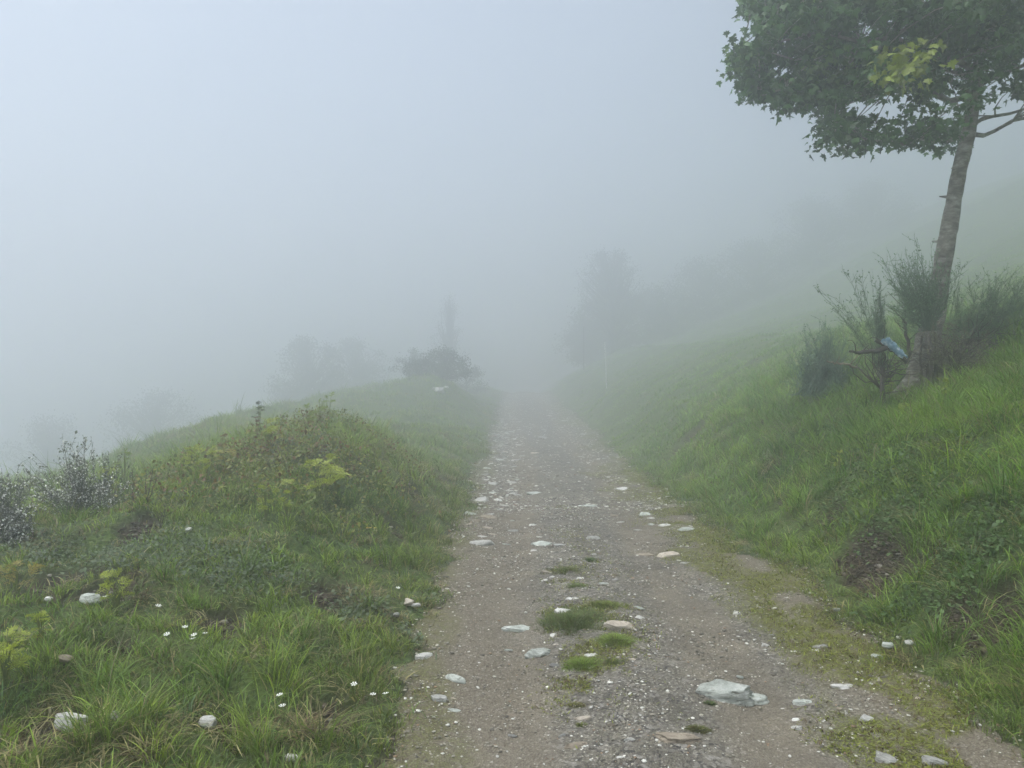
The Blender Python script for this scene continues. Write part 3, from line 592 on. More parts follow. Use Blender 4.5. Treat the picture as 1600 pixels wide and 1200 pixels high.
tuft(899, 1106, 44, 14, 600, .025, (0.160, 0.160, 0.048), 'mossy little tuft above the white and pink stone')
tuft(908, 1136, 18, 8, 250, .02, (0.160, 0.192, 0.048), 'tiny moss cushion below the white and pink stone')
tuft(1091, 1144, 46, 14, 700, .03, (0.120, 0.136, 0.040), 'dark little tuft behind the flat rusty rock')
tuft(1110, 1102, 22, 8, 260, .02, (0.096, 0.144, 0.048), 'small dark moss patch under the large slate slab')
# ---------------------------------------------------------------- maple tree
LS = np.array([(0, -.05), (.10, .10), (.42, .02), (.36, .22), (.62, .40), (.38, .46), (.26, .62), (.14, .52), (.17, .78), (0, 1.02), (-.17, .78), (-.14, .52), (-.26, .62), (-.38, .46), (-.62, .40), (-.36, .22), (-.42, .02), (-.10, .10)])
def leaf_cloud(name, P, size, col, mat, parent, loc, droop=.9, spread=.5, shape=LS):
    n = len(P); k = len(shape); az = rng.uniform(0, 6.28, n); tl = rng.normal(-droop, spread, n); rl = rng.normal(0, .5, n)
    x = shape[None, :, 0]*size[:, None]; y = shape[None, :, 1]*size[:, None]; z = -np.abs(shape[None, :, 0])*.35*size[:, None]*np.ones_like(x)
    x2 = x*np.cos(rl)[:, None]+z*np.sin(rl)[:, None]; z2 = -x*np.sin(rl)[:, None]+z*np.cos(rl)[:, None]
    y3 = y*np.cos(tl)[:, None]-z2*np.sin(tl)[:, None]; z3 = y*np.sin(tl)[:, None]+z2*np.cos(tl)[:, None]
    ca, sa = np.cos(az)[:, None], np.sin(az)[:, None]
    V = np.stack([x2*ca-y3*sa, x2*sa+y3*ca, z3], -1)+(P-loc)[:, None]
    hv = k//2; fa = list(range(0, hv+1)); fb = [0]+list(range(hv, k))
    L = (np.arange(n)[:, None]*k+np.array(fa+fb)).ravel(); tot = np.tile([len(fa), len(fb)], n); st = np.concatenate([[0], np.cumsum(tot)[:-1]])
    return link(name, npmesh(name, V.reshape(-1, 3), L, st, tot, mat, np.repeat(col, k, 0)), parent)
TY = 8.0
base = at(1440, 575, TY); base[2] = float(H(base[0], base[1]))-.05
tree = empty('maple_tree', base, 'leaning young maple tree with dense dark green leaves on the right bank', 'tree')
spine = np.array([base, at(1446, 545, TY), at(1458, 500, TY), at(1466, 450, TY), at(1478, 385, TY), at(1489, 320, TY), at(1500, 260, TY), at(1512, 215, TY), at(1524, 150, TY), at(1532, 80, TY), at(1545, 0, TY), at(1555, -90, TY), at(1560, -200, TY), at(1566, -300, TY), at(1570, -400, TY)])
srad = .76*np.array([.22, .17, .145, .13, .112, .102, .098, .09, .078, .068, .055, .045, .032, .02, .008])
tt = np.linspace(0, len(spine)-1, 90); sp_ = np.stack([np.interp(tt, range(len(spine)), spine[:, k]) for k in range(3)], 1); sr_ = np.interp(tt, range(len(spine)), srad)
for _ in range(3): sp_[1:-1] = (sp_[:-2]+2*sp_[1:-1]+sp_[2:])/4
m = MB(); m.tube(sp_-base, sr_*(1+.06*np.sin(tt*5.1)*np.sin(tt*2.3)), 14, rough=.035)
for kn, hh_ in ((17, .12), (26, .15), (33, .1), (38, .14)):
    a = rng.uniform(0, 6.28); q = sp_[kn]-base; m.tube([q, q+np.array([math.cos(a)*.14, math.sin(a)*.14, .03])], [.03, .006], 6)
for k in range(7):                        # root flare
    a = k*.9+.2; q = sp_[1]-base; e = np.array([math.cos(a)*.36, math.sin(a)*.36, 0]); e[2] = float(H(base[0]+e[0], base[1]+e[1]))-base[2]-.03
    m.tube(curve(q+np.array([0, 0, .12])+e*.15, e, (0, 0, -.03), 5), [.09, .08, .06, .045, .02], 7, rough=.05)
m.build('trunk', BARK, tree)
poly = [(1165, -20), (1148, 30), (1128, 70), (1130, 100), (1150, 130), (1170, 175), (1215, 178), (1245, 172), (1268, 150), (1280, 190), (1290, 225), (1340, 238), (1395, 238), (1440, 228), (1485, 238), (1498, 205), (1525, 195), (1540, 150), (1580, 148), (1625, 125), (1625, -20)]
holes = [(1372, 168, 46, 24), (1260, 110, 10, 7), (1300, 60, 9, 6), (1480, 110, 10, 8), (1420, 50, 9, 6), (1545, 60, 9, 8), (1510, 175, 12, 9), (1205, 160, 8, 8), (1330, 180, 14, 12), (1345, 28, 12, 8), (1240, 52, 18, 8), (1412, 160, 18, 9), (1345, 48, 10, 6), (1225, 105, 12, 8), (1590, 100, 10, 8), (1500, 140, 16, 10), (1330, 155, 10, 10), (1440, 185, 14, 10), (1470, 165, 10, 10), (1560, 130, 12, 10), (1170, 40, 12, 20), (1150, 45, 10, 8)]
def inpoly(px, py):
    c = False; n = len(poly)
    for i in range(n):
        x1, y1 = poly[i]; x2, y2 = poly[(i+1) % n]
        if (y1 > py) != (y2 > py) and px < (x2-x1)*(py-y1)/(y2-y1)+x1: c = not c
    return c
def proj(p):
    d = np.array([p[0], p[1], p[2]-EYE]); f_ = d[1]*math.cos(TH)-d[2]*math.sin(TH); u_ = d[1]*math.sin(TH)+d[2]*math.cos(TH)
    return 800+FPX*d[0]/f_, 600-FPX*u_/f_
cen = np.array([4.75, 8.1, 6.3]); rad = np.array([2.9, 2.3, 2.9]); clus = []
tries = 0
while len(clus) < 400 and tries < 60000:
    tries += 1; q = rng.normal(size=3); q = q/np.linalg.norm(q)*rng.random()**(.4); p_ = cen+q*rad
    if p_[2] < 3.4: continue
    px, py = proj(p_)
    if py <= -10 and px < 1165: continue
    if py > -10:
        if px < 1620 and not inpoly(px-8, py+12): continue
        if px >= 1620 and py > 150: continue
        if any(((px-a)/(c_+9))**2+((py-b_)/(d_+9))**2 < 1 for a, b_, c_, d_ in holes): continue
    if min([np.linalg.norm((p_-c)*[1, .8, 1.2]) for c in clus] or [9]) < .19: continue
    clus.append(p_)
for gx_ in range(1135, 1630, 24):
    for gy_ in range(5, 232, 21):
        for rep_ in range(2 if gx_ > 1290 else 3):
            a, b_ = gx_+rng.normal(0, 6), gy_+rng.normal(0, 5)
            if not all(inpoly(a+u_, b_+v_) for u_, v_ in ((-13, 0), (13, 0), (0, 12))): continue
            if any(((a-h0)/(h2+11))**2+((b_-h1)/(h3+10))**2 < 1 for h0, h1, h2, h3 in holes): continue
            clus.append(at(a, b_, rng.uniform(7.1, 8.9))) if rng.random() < .7 else None
for a, b_ in ((1402, 103), (1426, 100)): clus.append(at(a, b_, 6.6))
clus = np.array(clus)
# limbs: each cluster joins a main limb
limbs = []
def limb(i, tip, bend, r, n=9): limbs.append((curve(sp_[i], tip, bend, n, .03), r))
def si(py): return int(np.argmin([abs(proj(q)[1]-py) for q in sp_]))
limb(si(205), at(1300, 195, 7.7), (0, 0, -.12), .032); limb(si(150), at(1190, 150, 7.6), (0, 0, .1), .035); limb(si(120), at(1160, 70, 7.7), (0, 0, .2), .035)
limb(si(206), at(1690, 150, 8.2), (0, 0, -.05), .026); limb(si(203), at(1690, 112, 8.3), (0, 0, -.07), .022)
for k in range(18):
    i = rng.integers(si(150), 84); a = k*2.4; L_ = 2.3*(1-.6*(i-si(150))/(84-si(150))); tip = sp_[i]+np.array([math.cos(a)*L_, math.sin(a)*L_*.85, .25+.9*rng.random()])
    limb(i, tip, (0, 0, .12), .03*(1-.5*(i-40)/45))
m = MB()
for c_, r in limbs: m.tube(c_-base, np.linspace(r, .006, len(c_)), 6)
lp = np.concatenate([c_[2:] for c_, _ in limbs]+[sp_[60:]])
for c_ in clus:
    d = np.linalg.norm(lp-c_, axis=1); j = int(np.argmin(d)); m.tube(curve(lp[j], c_, rng.normal(0, .04, 3), 4)-base, [.009, .007, .005, .003], 4)
m.build('limbs', BARK, tree)
PL = []; CL = []
for c_ in clus:
    n = int(rng.integers(42, 72)); o_ = np.clip(rng.normal(0, 1, (n, 3)), -1.7, 1.7)*np.array([.10, .13, .085])*rng.uniform(.7, 1.15); PL.append(c_+o_)
    px, py = proj(c_)
    bc_ = np.array([.065, .132, .040])*rng.uniform(.7, 1.5)
    if abs(px-1415) < 28 and abs(py-105) < 18 and c_[1] < 6.8: bc_ = np.array([.22, .27, .045])
    elif rng.random() < .10: bc_ = np.array([.12, .20, .05])
    CL.append(bc_*rng.uniform(.6, 1.5, (n, 1)))
PL = np.concatenate(PL); CL = np.concatenate(CL)
leaf_cloud('leaves', PL, rng.uniform(.045, .098, len(PL)), CL, LEAF, tree, base)
# ---------------------------------------------------------------- broom bushes
def sprigs(m, b0_, tips, r0, twig, ntw, col, tips_col=None, k=3, bend=.03, fl=None, bj=0.):
    for tp in tips:
        base_ = np.asarray(b0_)+rng.normal(0, 1, 3)*[bj, bj, 0]
        L = np.linalg.norm(tp-base_); bd = np.array([0, 0, -bend*L])+rng.normal(0, .03*L, 3); c_ = curve(base_, tp, bd, 7, .006)
        m.tube(c_, np.linspace(r0, r0*.3, 7), k, col)
        for _ in range(ntw):
            t = rng.uniform(.3, 1); i = min(5, int(t*6)); f_ = t*6-i; q = c_[i]*(1-f_)+c_[i+1]*f_; d = c_[i+1]-c_[i]; d = d/np.linalg.norm(d)
            d = d+rng.normal(0, .4, 3)+np.array([0, 0, .05]); d /= np.linalg.norm(d); e = q+d*twig*rng.uniform(.5, 1.2)
            m.tube([q, (q+e)/2+rng.normal(0, .006, 3), e], [r0*.5, r0*.4, r0*.2], 3, col*rng.uniform(.7, 1.5))
            for _ in range(3):
                u_ = rng.uniform(.2, 1); lq = q*(1-u_)+e*u_; v1 = rng.normal(0, .006, 3); v2 = rng.normal(0, .0045, 3); m.add([lq, lq+v1+v2, lq+2*v1, lq+v1-v2], [[0, 1, 2, 3]], col*rng.uniform(.9, 1.9))
            if fl is not None: fl.append((q, e))
def fan(base_, spread, n, jit, lo=.55):
    out = []
    for k in range(n):
        j = rng.integers(len(spread)); a = np.array(spread[j]); b_ = np.array(spread[(j+1) % len(spread)]) if j+1 < len(spread) else a
        t = rng.random(); out.append((a*(1-t)+b_*t-base_)*rng.uniform(lo, 1.08)+base_+rng.normal(0, jit, 3))
    return out
def broom(label, bpx, bpy, Y, pts, n, r0, twig, ntw, col, jit=.07, dead=0, cat='bush', lift=.65, nst=5, bj=.03):
    b_ = at(bpx, bpy, Y); b_[2] = min(b_[2], float(H(b_[0], b_[1]))+lift); g = np.array([b_[0], b_[1], float(H(b_[0], b_[1]))])
    root = empty('broom_bush', g, label, cat, 'broom bushes on the banks'); m = MB()
    sprigs(m, b_-g, [t-g for t in fan(b_, [at(a, c_, Y) for a, c_ in pts], n, jit)], r0, twig, ntw, np.array(col)*1.5, bj=bj)
    m.build('sprigs', SPRIG, root)
    m = MB()
    for k in range(nst): m.tube(curve(rng.normal(0, .04, 3)*[1, 1, 0]-[0, 0, .05], b_-g+rng.normal(0, .06, 3), rng.normal(0, .02, 3), 4), [.022, .018, .014, .01], 5)
    for k in range(dead):
        e = b_-g+np.array([float(np.clip(rng.normal(0, .26), -.42, .42)), rng.normal(0, .25), rng.uniform(0, .3)]); m.tube(curve((b_-g)*rng.uniform(.3, 1), e, rng.normal(0, .06, 3), 5, .02), [.008, .006, .005, .003, .002], 3)
    m.build('stems', DEAD, root); return root
broom('dense broom bush fanned out against the maple trunk', 1452, 490, 7.75, [(1378, 382), (1400, 412), (1415, 395), (1437, 388), (1455, 410), (1485, 420), (1490, 455), (1380, 425), (1405, 460), (1400, 480)], 110, .004, .13, 14, (.10, .15, .085), .06)
broom('sparse broom with a long arching sprig left of the maple', 1380, 522, 7.8, [(1272, 440), (1300, 460), (1325, 430), (1340, 432), (1350, 445), (1365, 440), (1376, 445), (1370, 470)], 40, .004, .12, 13, (.10, .14, .09), .03, 40, lift=.38, nst=2)
broom('rounded dark broom bush standing clear on the left of the maple', 1285, 616, float(gp(1285, 622)[1]), [(1238, 590), (1240, 560), (1250, 530), (1268, 508), (1290, 505), (1310, 520), (1325, 545), (1332, 575), (1325, 600), (1250, 600), (1285, 545), (1290, 570), (1265, 600), (1310, 605)], 240, .0045, .12, 12, (.09, .14, .10), .07, lift=.03, bj=.17)
broom('wide bushy broom at the right edge behind the maple', 1520, 530, 8.4, [(1490, 460), (1520, 440), (1550, 430), (1590, 430), (1625, 425), (1650, 450), (1560, 470), (1500, 490), (1600, 480)], 115, .0045, .15, 12, (.10, .15, .08), .12, 70, lift=.25, bj=.22)
broom('low scrubby broom with brown dead stems under the maple', 1490, 560, 7.7, [(1440, 520), (1460, 500), (1500, 500), (1530, 510), (1545, 530), (1450, 545), (1520, 560)], 60, .004, .13, 7, (.12, .11, .07), .08, 110, lift=.2, bj=.25)
# flowering brooms on the left
def flowerbroom(label, bpx, bpy, Y, pts, n, ntw, nfl):
    b_ = at(bpx, bpy, Y); g = np.array([b_[0], b_[1], float(H(b_[0], b_[1]))]); b_ = g.copy(); root = empty('flowering_broom', g, label, 'bush', 'white flowering brooms at the left')
    m = MB(); fl = []; sprigs(m, b_-g, [t-g for t in fan(b_, [at(a, c_, Y) for a, c_ in pts], n, .05, .62)], .0032, .085, ntw, np.array([.10, .11, .08]), fl=fl, bj=.05)
    m.build('sprigs', SPRIG, root)
    P_ = []
    for _ in range(nfl):
        q, e = fl[rng.integers(len(fl))]; t = rng.random(); P_.append(q*(1-t)+e*t+rng.normal(0, .004, 3))
    P_ = np.array(P_)+g; S5 = np.array([(0, 0), (.45, .3), (.35, .8), (0, 1), (-.35, .8), (-.45, .3)])
    leaf_cloud('flowers', P_, rng.uniform(.006, .014, nfl), np.tile([.62, .61, .54], (nfl, 1)), PETAL, root, g, 0, .9, S5)
flowerbroom('white flowering broom leaning over at the left, taller one', 130, 860, 5.6, [(10, 770), (35, 740), (60, 735), (95, 690), (115, 700), (140, 690), (155, 740), (190, 735), (210, 760), (80, 770), (120, 740)], 95, 9, 3000)
flowerbroom('white flowering broom cut by the left edge', 5, 900, 5.0, [(-60, 730), (-20, 740), (10, 735), (28, 745), (35, 790), (50, 820), (-40, 790), (10, 800), (60, 850)], 105, 9, 2600)
flowerbroom('thin arching flowering broom beside the taller one', 165, 850, 6.0, [(150, 700), (160, 715), (200, 733), (170, 750), (120, 790)], 18, 9, 90)
# ---------------------------------------------------------------- bracken ferns
def fern(px, py, hp, wp, label, col=(.13, .19, .03), nf=4, seed=0):
    g = gp(px, py); s = g[1]/FPX; Hh = hp*s*1.2+.09; Wd = wp*s*1.1; nf = nf*2+3 if nf > 2 else nf+1; root = empty('bracken_fern', g, label, 'fern', 'bracken ferns on the left bank')
    ms = MB(); P_ = []; Cc = []; m = MB()
    for k in range(nf):
        a = rng.uniform(0, 6.28); lean_ = rng.uniform(.02, .42)*Wd; top = np.array([math.cos(a)*lean_, math.sin(a)*lean_, Hh*rng.uniform(.35, 1)])
        st = curve((0, 0, -.02), top, (0, 0, .03), 6); ms.tube(st, np.linspace(.003, .0012, 6), 4)
        # frond blade: rachis with paired pinnae, each pinna with leaflets
        ra = a+rng.normal(0, .4); L = min(Wd*rng.uniform(.28, .5), .15)+.015; dr = np.array([math.cos(ra), math.sin(ra), rng.uniform(.2, 2.0)]); dr /= np.linalg.norm(dr); sd_ = np.cross(dr, (0, 0, 1.))+rng.normal(0, .35, 3); sd_ -= dr*(sd_@dr); sd_ /= np.linalg.norm(sd_)
        q0 = top*.9
        for i in range(11):
            t = i/11; q = q0+dr*L*t+np.array([0, 0, -.6*L*t*t]); pl = L*.48*(1-t)**.8
            for sg in (-1, 1):
                d2 = sd_*sg+dr*.45; d2 /= np.linalg.norm(d2); npn = max(4, int(pl/.009)); d2 = d2+rng.normal(0, .16, 3)
                for j in range(npn):
                    u_ = (j+.5)/npn; c_ = q+d2*pl*u_+np.array([0, 0, -.15*pl*u_+rng.normal(0, .003)]); w_ = L*.034*(1.05-u_)+.0015; e1 = dr*w_; e2 = d2*pl/npn*.42
                    cc = np.array(col)*rng.uniform(.65, 1.35)
                    m.add([c_-e1-e2, c_-e1+e2, c_+e1+e2, c_+e1-e2], [[0, 1, 2, 3]], cc)
    ms.build('stem', STALK, root); m.build('fronds', SPRIGF, root, smooth=False)
STALK = plain('green_stalk', (.16, .19, .06)); SPRIGF = leafmat('fern_frond', None, .4, .6)
Fy = (.36, .41, .085); Fg = (.24, .30, .09); Fo = (.33, .28, .09)
for px, py, hp, wp, lab, c_, nf in [
 (500, 790, 48, 60, 'bright yellow green fern at the middle of the left bank', Fy, 7), (525, 775, 42, 46, 'yellow green fern touching the right side of the bright one', Fy, 5),
 (415, 815, 36, 36, 'lime fern pair on stalks, left one, below the bright fern', Fy, 4), (448, 812, 38, 30, 'lime fern pair on stalks, right one, below the bright fern', Fy, 4),
 (450, 858, 30, 20, 'little fern on a single tall stalk', Fg, 1), (500, 672, 32, 30, 'fern on the crest of the left bank beside a curled one', Fg, 5), (512, 668, 36, 26, 'curled fern standing highest on the bank crest', Fg, 3), (480, 675, 24, 30, 'olive fern low on the bank crest', Fg, 4),
 (405, 690, 44, 18, 'dark thin fern rising above the crest at left', (.06, .08, .03), 3), (440, 680, 26, 18, 'dark thin fern just left of the crest ferns', (.07, .08, .03), 2),
 (300, 748, 32, 36, 'yellow fern at the left end of the yellow band', Fy, 5), (325, 748, 30, 36, 'yellow fern in the middle of the yellow band', Fy, 5), (350, 745, 26, 30, 'olive fern in the yellow band near red stems', Fo, 4), (420, 705, 34, 34, 'yellow green fern left of the crest ferns', Fy, 5), (400, 715, 30, 30, 'olive fern below the dark thin fern', Fg, 4),
 (345, 735, 38, 16, 'reddish brown withered fern in the yellow band', (.16, .055, .035), 3), (400, 700, 36, 14, 'rusty withered fern near the bank crest', (.15, .06, .04), 3),
 (620, 740, 28, 22, 'pale fern on the upper right of the bank', Fg, 2), (575, 705, 26, 28, 'fern right of the crest near the mound top', Fg, 4), (520, 705, 22, 28, 'small fern below the crest ferns', Fg, 3), (585, 730, 24, 22, 'small green fern below the mound top', Fg, 3), (555, 745, 32, 14, 'slim fern on a stalk in the bank centre', Fg, 1),
 (182, 962, 34, 44, 'yellow green fern beside the pale slate stone', Fy, 6), (8, 1080, 56, 60, 'big lime fern cut by the left edge', Fy, 7), (66, 1015, 26, 26, 'small lime fern right of the big one at the left edge', Fy, 4), (195, 760, 40, 24, 'olive fern between the flowering broom and yellow band', Fg, 3), (170, 780, 28, 26, 'dull yellow fern at the foot of the flowering broom', Fy, 4), (28, 925, 16, 50, 'flat yellow fern lying in grass at the far left', Fo, 4), (290, 720, 16, 18, 'tiny dark fern above the yellow band', Fg, 2)]:
    fern(px, py, hp, wp, lab, c_, nf)
for px, py, hp, wp, lab in [(1475, 640, 34, 18, 'yellow green weed below the maple on the right bank'), (1393, 625, 24, 12, 'short yellow weed left of the maple on the right bank'), (1412, 660, 14, 18, 'flat topped yellow weed in the right bank grass'), (1310, 745, 26, 14, 'slim yellow green weed above the bare scarp')]:
    fern(px, py, hp, wp, lab, Fy, 3)
# dead twiggy plants at the left
def twig(px, py, pts, label, r=.004, mat=STEMB, Y=None, name='dry_stalk', cat='stalk', group=None):
    g = gp(px, py); Y = Y or g[1]; o = empty(name, g, label, cat, group); m = MB(); q0 = np.zeros(3)
    for a, b_ in pts:
        e = at(a, b_, Y)-g; m.tube(curve(q0, e, rng.normal(0, .01, 3), 6, .004), np.linspace(r, r*.4, 6), 4)
        for _ in range(3):
            t = rng.uniform(.4, .9); q = q0*(1-t)+e*t; m.tube([q, q+np.array([rng.normal(0, .03), rng.normal(0, .03), .05])], [r*.5, r*.2], 3)
    ob = m.build('twigs', mat, o); return o
twig(230, 790, [(240, 728), (228, 735), (246, 745)], 'forked dark dead stalk right of the flowering brooms')
twig(207, 790, [(207, 732), (210, 760)], 'single straight dark stalk right of the flowering brooms')
twig(250, 830, [(258, 795), (253, 800)], 'short leaning brown stalk in the left grass')
twig(165, 1100, [(212, 945)], 'tall straw seed stalk standing in the lower left grass', .0022, PALEWOOD)
# ---------------------------------------------------------------- flowers
def flower_mesh(name, mat, r, n, stemh):
    m = MB(); m.tube([(0, 0, -.02), (.003, 0, stemh*.5), (0, 0, stemh)], [.0015, .0013, .001], 3); o = [];
    me = MB()
    for k in range(n):
        a = 6.283*k/n; c, s = math.cos(a), math.sin(a); me.add([(0, 0, stemh), (r*c-r*.3*s, r*s+r*.3*c, stemh+r*.35), (r*1.1*c, r*1.1*s, stemh+r*.3), (r*c+r*.3*s, r*s-r*.3*c, stemh+r*.35)], [[0, 3, 2, 1]])
    nv = m.n; V = np.concatenate(m.V+me.V); F = m.F+[[i+nv for i in q] for q in me.F]; tot = np.array([len(q) for q in F]); st = np.concatenate([[0], np.cumsum(tot)[:-1]])
    ms = npmesh(name, V, np.concatenate([np.array(q) for q in F]), st, tot, [STALK, mat]); ms.polygons.foreach_set('material_index', np.array([0]*len(m.F)+[1]*len(me.F), np.int32)); return ms
WF = flower_mesh('white_flower', PETAL, .013, 6, .13); YF = flower_mesh('yellow_flower', YEL, .010, 5, .16)
def put(me, name, px, py, label, group, lift=0):
    g = gp(px, py); o = link(name, me, None, (g[0], g[1], g[2]+lift)); o.rotation_euler = (rng.normal(0, .12), rng.normal(0, .12), rng.uniform(0, 6)); o.scale = (1, 1, rng.uniform(.8, 1.2)) ; tag(o, label, 'flower', group)
g1 = 'white flowers in the left grass'
for px, py, lab in [(236, 960, 'white flower alone above the cluster in the left grass'), (268, 998, 'leftmost white flower of the cluster in the left grass'), (286, 991, 'white flower second from the left in the grass cluster'), (319, 996, 'rightmost white flower of the cluster in the left grass'), (313, 1001, 'white flower just below the rightmost one of the cluster'), (310, 1013, 'lowest white flower of the cluster in the left grass'), (556, 1076, 'white flower near the track in the lower left grass'), (581, 1090, 'small white flower right of the one near the track'), (607, 1090, 'cream flower closest to the track edge'), (444, 1122, 'white flower low in the grass near the bottom'), (448, 1105, 'small white flower above the low one near the bottom'), (618, 919, 'white flower on the grass slope by the track'), (695, 914, 'white flower at the grass tip by the track'), (166, 943, 'white flower between the slate stone and the fern')]:
    put(WF, 'white_flower', px, py+34, lab, g1)
for k in range(46):
    px = rng.uniform(1030, 1280); py = rng.uniform(575, 625) if px > 1180 else rng.uniform(590, 680)
    wh = rng.random() < .5; ds = ['close beside the rounded broom bush', 'a little left of the rounded broom bush', 'midway between the broom and the white stake', 'toward the white fence stake'][min(3, int((1280-px)/63))]; vs = 'high' if py < 600 else ('midway' if py < 640 else 'low')
    put(WF if wh else YF, 'meadow_flower', px, py+6, ('tiny white' if wh else 'tiny yellow')+f' flower speck {vs} in the meadow, {ds}', 'flower specks in the meadow')
for k in range(26):
    px = rng.uniform(1040, 1560); py = rng.uniform(max(620, 560+(1300-px)*.1), 790); put(YF, 'yellow_flower', px, py, 'small yellow flower '+('high' if py < 670 else 'midway up' if py < 730 else 'low')+' on the right bank '+('near the track' if px < 1170 else 'left of the scarp' if px < 1270 else 'above the scarp' if px < 1400 else 'under the maple' if px < 1480 else 'by the right edge'), 'yellow flowers on the right bank')
for k in range(10):
    px, py = rng.uniform(520, 650), rng.uniform(700, 880); put(YF, 'yellow_flower', px, py, 'small yellow flower '+('near the top' if py < 760 else 'halfway down' if py < 820 else 'near the foot')+' of the left mound '+('by the bright ferns' if px < 585 else 'on the track side'), 'yellow flowers on the left bank')
# ---------------------------------------------------------------- stakes, dead wood, bag
def stake(px, y0, y1, Y, r, mat, label, lean_px=3):
    a = at(px, y0, Y); a[2] = float(H(a[0], a[1]))-.1; e = at(px-lean_px, y1, Y); o = empty('fence_stake', (a[0], a[1], a[2]), label, 'fence stake', 'fence stakes on the right bank')
    m = MB(); m.tube(curve(np.zeros(3), e-a, (0, 0, 0), 4), [r, r, r*.9, r*.8], 6); m.build('post', mat, o)
    m = MB(); q = (e-a)*.86; m.tube([q-[0, 0, .03], q+[0, 0, .02]], [r*1.7, r*1.5], 6); q2 = q+np.array([.05, 0, .01]); m.tube([q, q2], [r*.6, r*.5], 5); m.build('insulator', mat, o)
stake(948, 598, 534, float(gp(948, 606)[1]), .034, WHITEP, 'slim white fence stake on the grass right of the track')
stake(912, 565, 510, 65, .06, DARKW, 'dark fence post fading into the fog behind the white stake', 0)
def logthing(name, pts, rads, mat, label, cat, twigs=0):
    b_ = np.array(pts[0]); o = empty(name, b_, label, cat); m = MB(); P_ = np.array(pts)-b_; t = np.linspace(0, len(P_)-1, 14); Q = np.stack([np.interp(t, range(len(P_)), P_[:, k]) for k in range(3)], 1); Q[1:-1] += rng.normal(0, .006, (12, 3)); m.tube(Q, np.interp(t, range(len(P_)), rads), 8, rough=.06)
    for k in range(twigs):
        i = rng.integers(3, 13); m.tube(curve(Q[i], Q[i]+np.array([rng.normal(0, .12), rng.normal(0, .08), rng.uniform(.02, .2)]), rng.normal(0, .03, 3), 4), [.006, .005, .003, .002], 4)
    m.build('wood', mat, o)
logthing('broken_branch', [at(1418, 566, 7.6), at(1400, 548, 7.6), at(1385, 540, 7.6), at(1368, 531, 7.6)], [.03, .03, .026, .02], DARKW, 'thick dead stump of a branch under the blue bag', 'branch', 6)
logthing('fallen_branch', [at(1386, 543, 7.55), at(1370, 548, 7.55), at(1345, 551, 7.5), at(1327, 549, 7.45)], [.028, .022, .018, .01], DARKW, 'dark dead branch pointing left from the blue bag', 'branch', 2)
logthing('bleached_stick', [at(1338, 574, 7.6), at(1320, 569, 7.55), at(1305, 567, 7.5), at(1292, 564, 7.45)], [.012, .011, .009, .006], PALEWOOD, 'pale bleached stick lying before the rounded broom bush', 'stick', 2)
logthing('dead_sapling', [at(1422, 560, 7.9), at(1416, 520, 7.9), at(1414, 500, 7.9), at(1416, 478, 7.9)], [.02, .016, .012, .006], DEAD, 'bare dead sapling just left of the maple trunk', 'sapling', 10)
BAG, nt, b = newmat('blue_plastic', .35)
nt.links.new(ramp(nt, noise(nt, 22, 4, pos(nt)), [(.40, (.16, .30, .42)), (.52, (.32, .47, .58)), (.6, (.70, .76, .80))]), b.inputs['Base Color'])
bc0 = at(1384, 533, 7.52); m = MB(); nu, nv = 16, 22; Vv = []
for i in range(nu):
    for j in range(nv):
        u_ = i/(nu-1)-.5; t = j/(nv-1); line = at(1384, 533, 7.52)*(1-t)+at(1414, 560, 7.5)*t
        a = u_*3.6; r = .05*(1-.4*t)*(1+.14*math.sin(j*.8+i*.9)+.12*rng.normal())
        Vv.append(line+np.array([math.sin(a)*r*.9, -math.cos(a)*r*.8, math.cos(a)*r*.75])-bc0)
m.add(Vv, [[i*nv+j, i*nv+j+1, (i+1)*nv+j+1, (i+1)*nv+j] for i in range(nu-1) for j in range(nv-1)])
o = m.build('plastic_bag', BAG, None, (0, 0, 0)); o.location = bc0
sol = o.modifiers.new('thick', 'SOLIDIFY'); sol.thickness = .003
tag(o, 'torn light blue plastic bag snagged on dead branches left of the maple', 'bag')
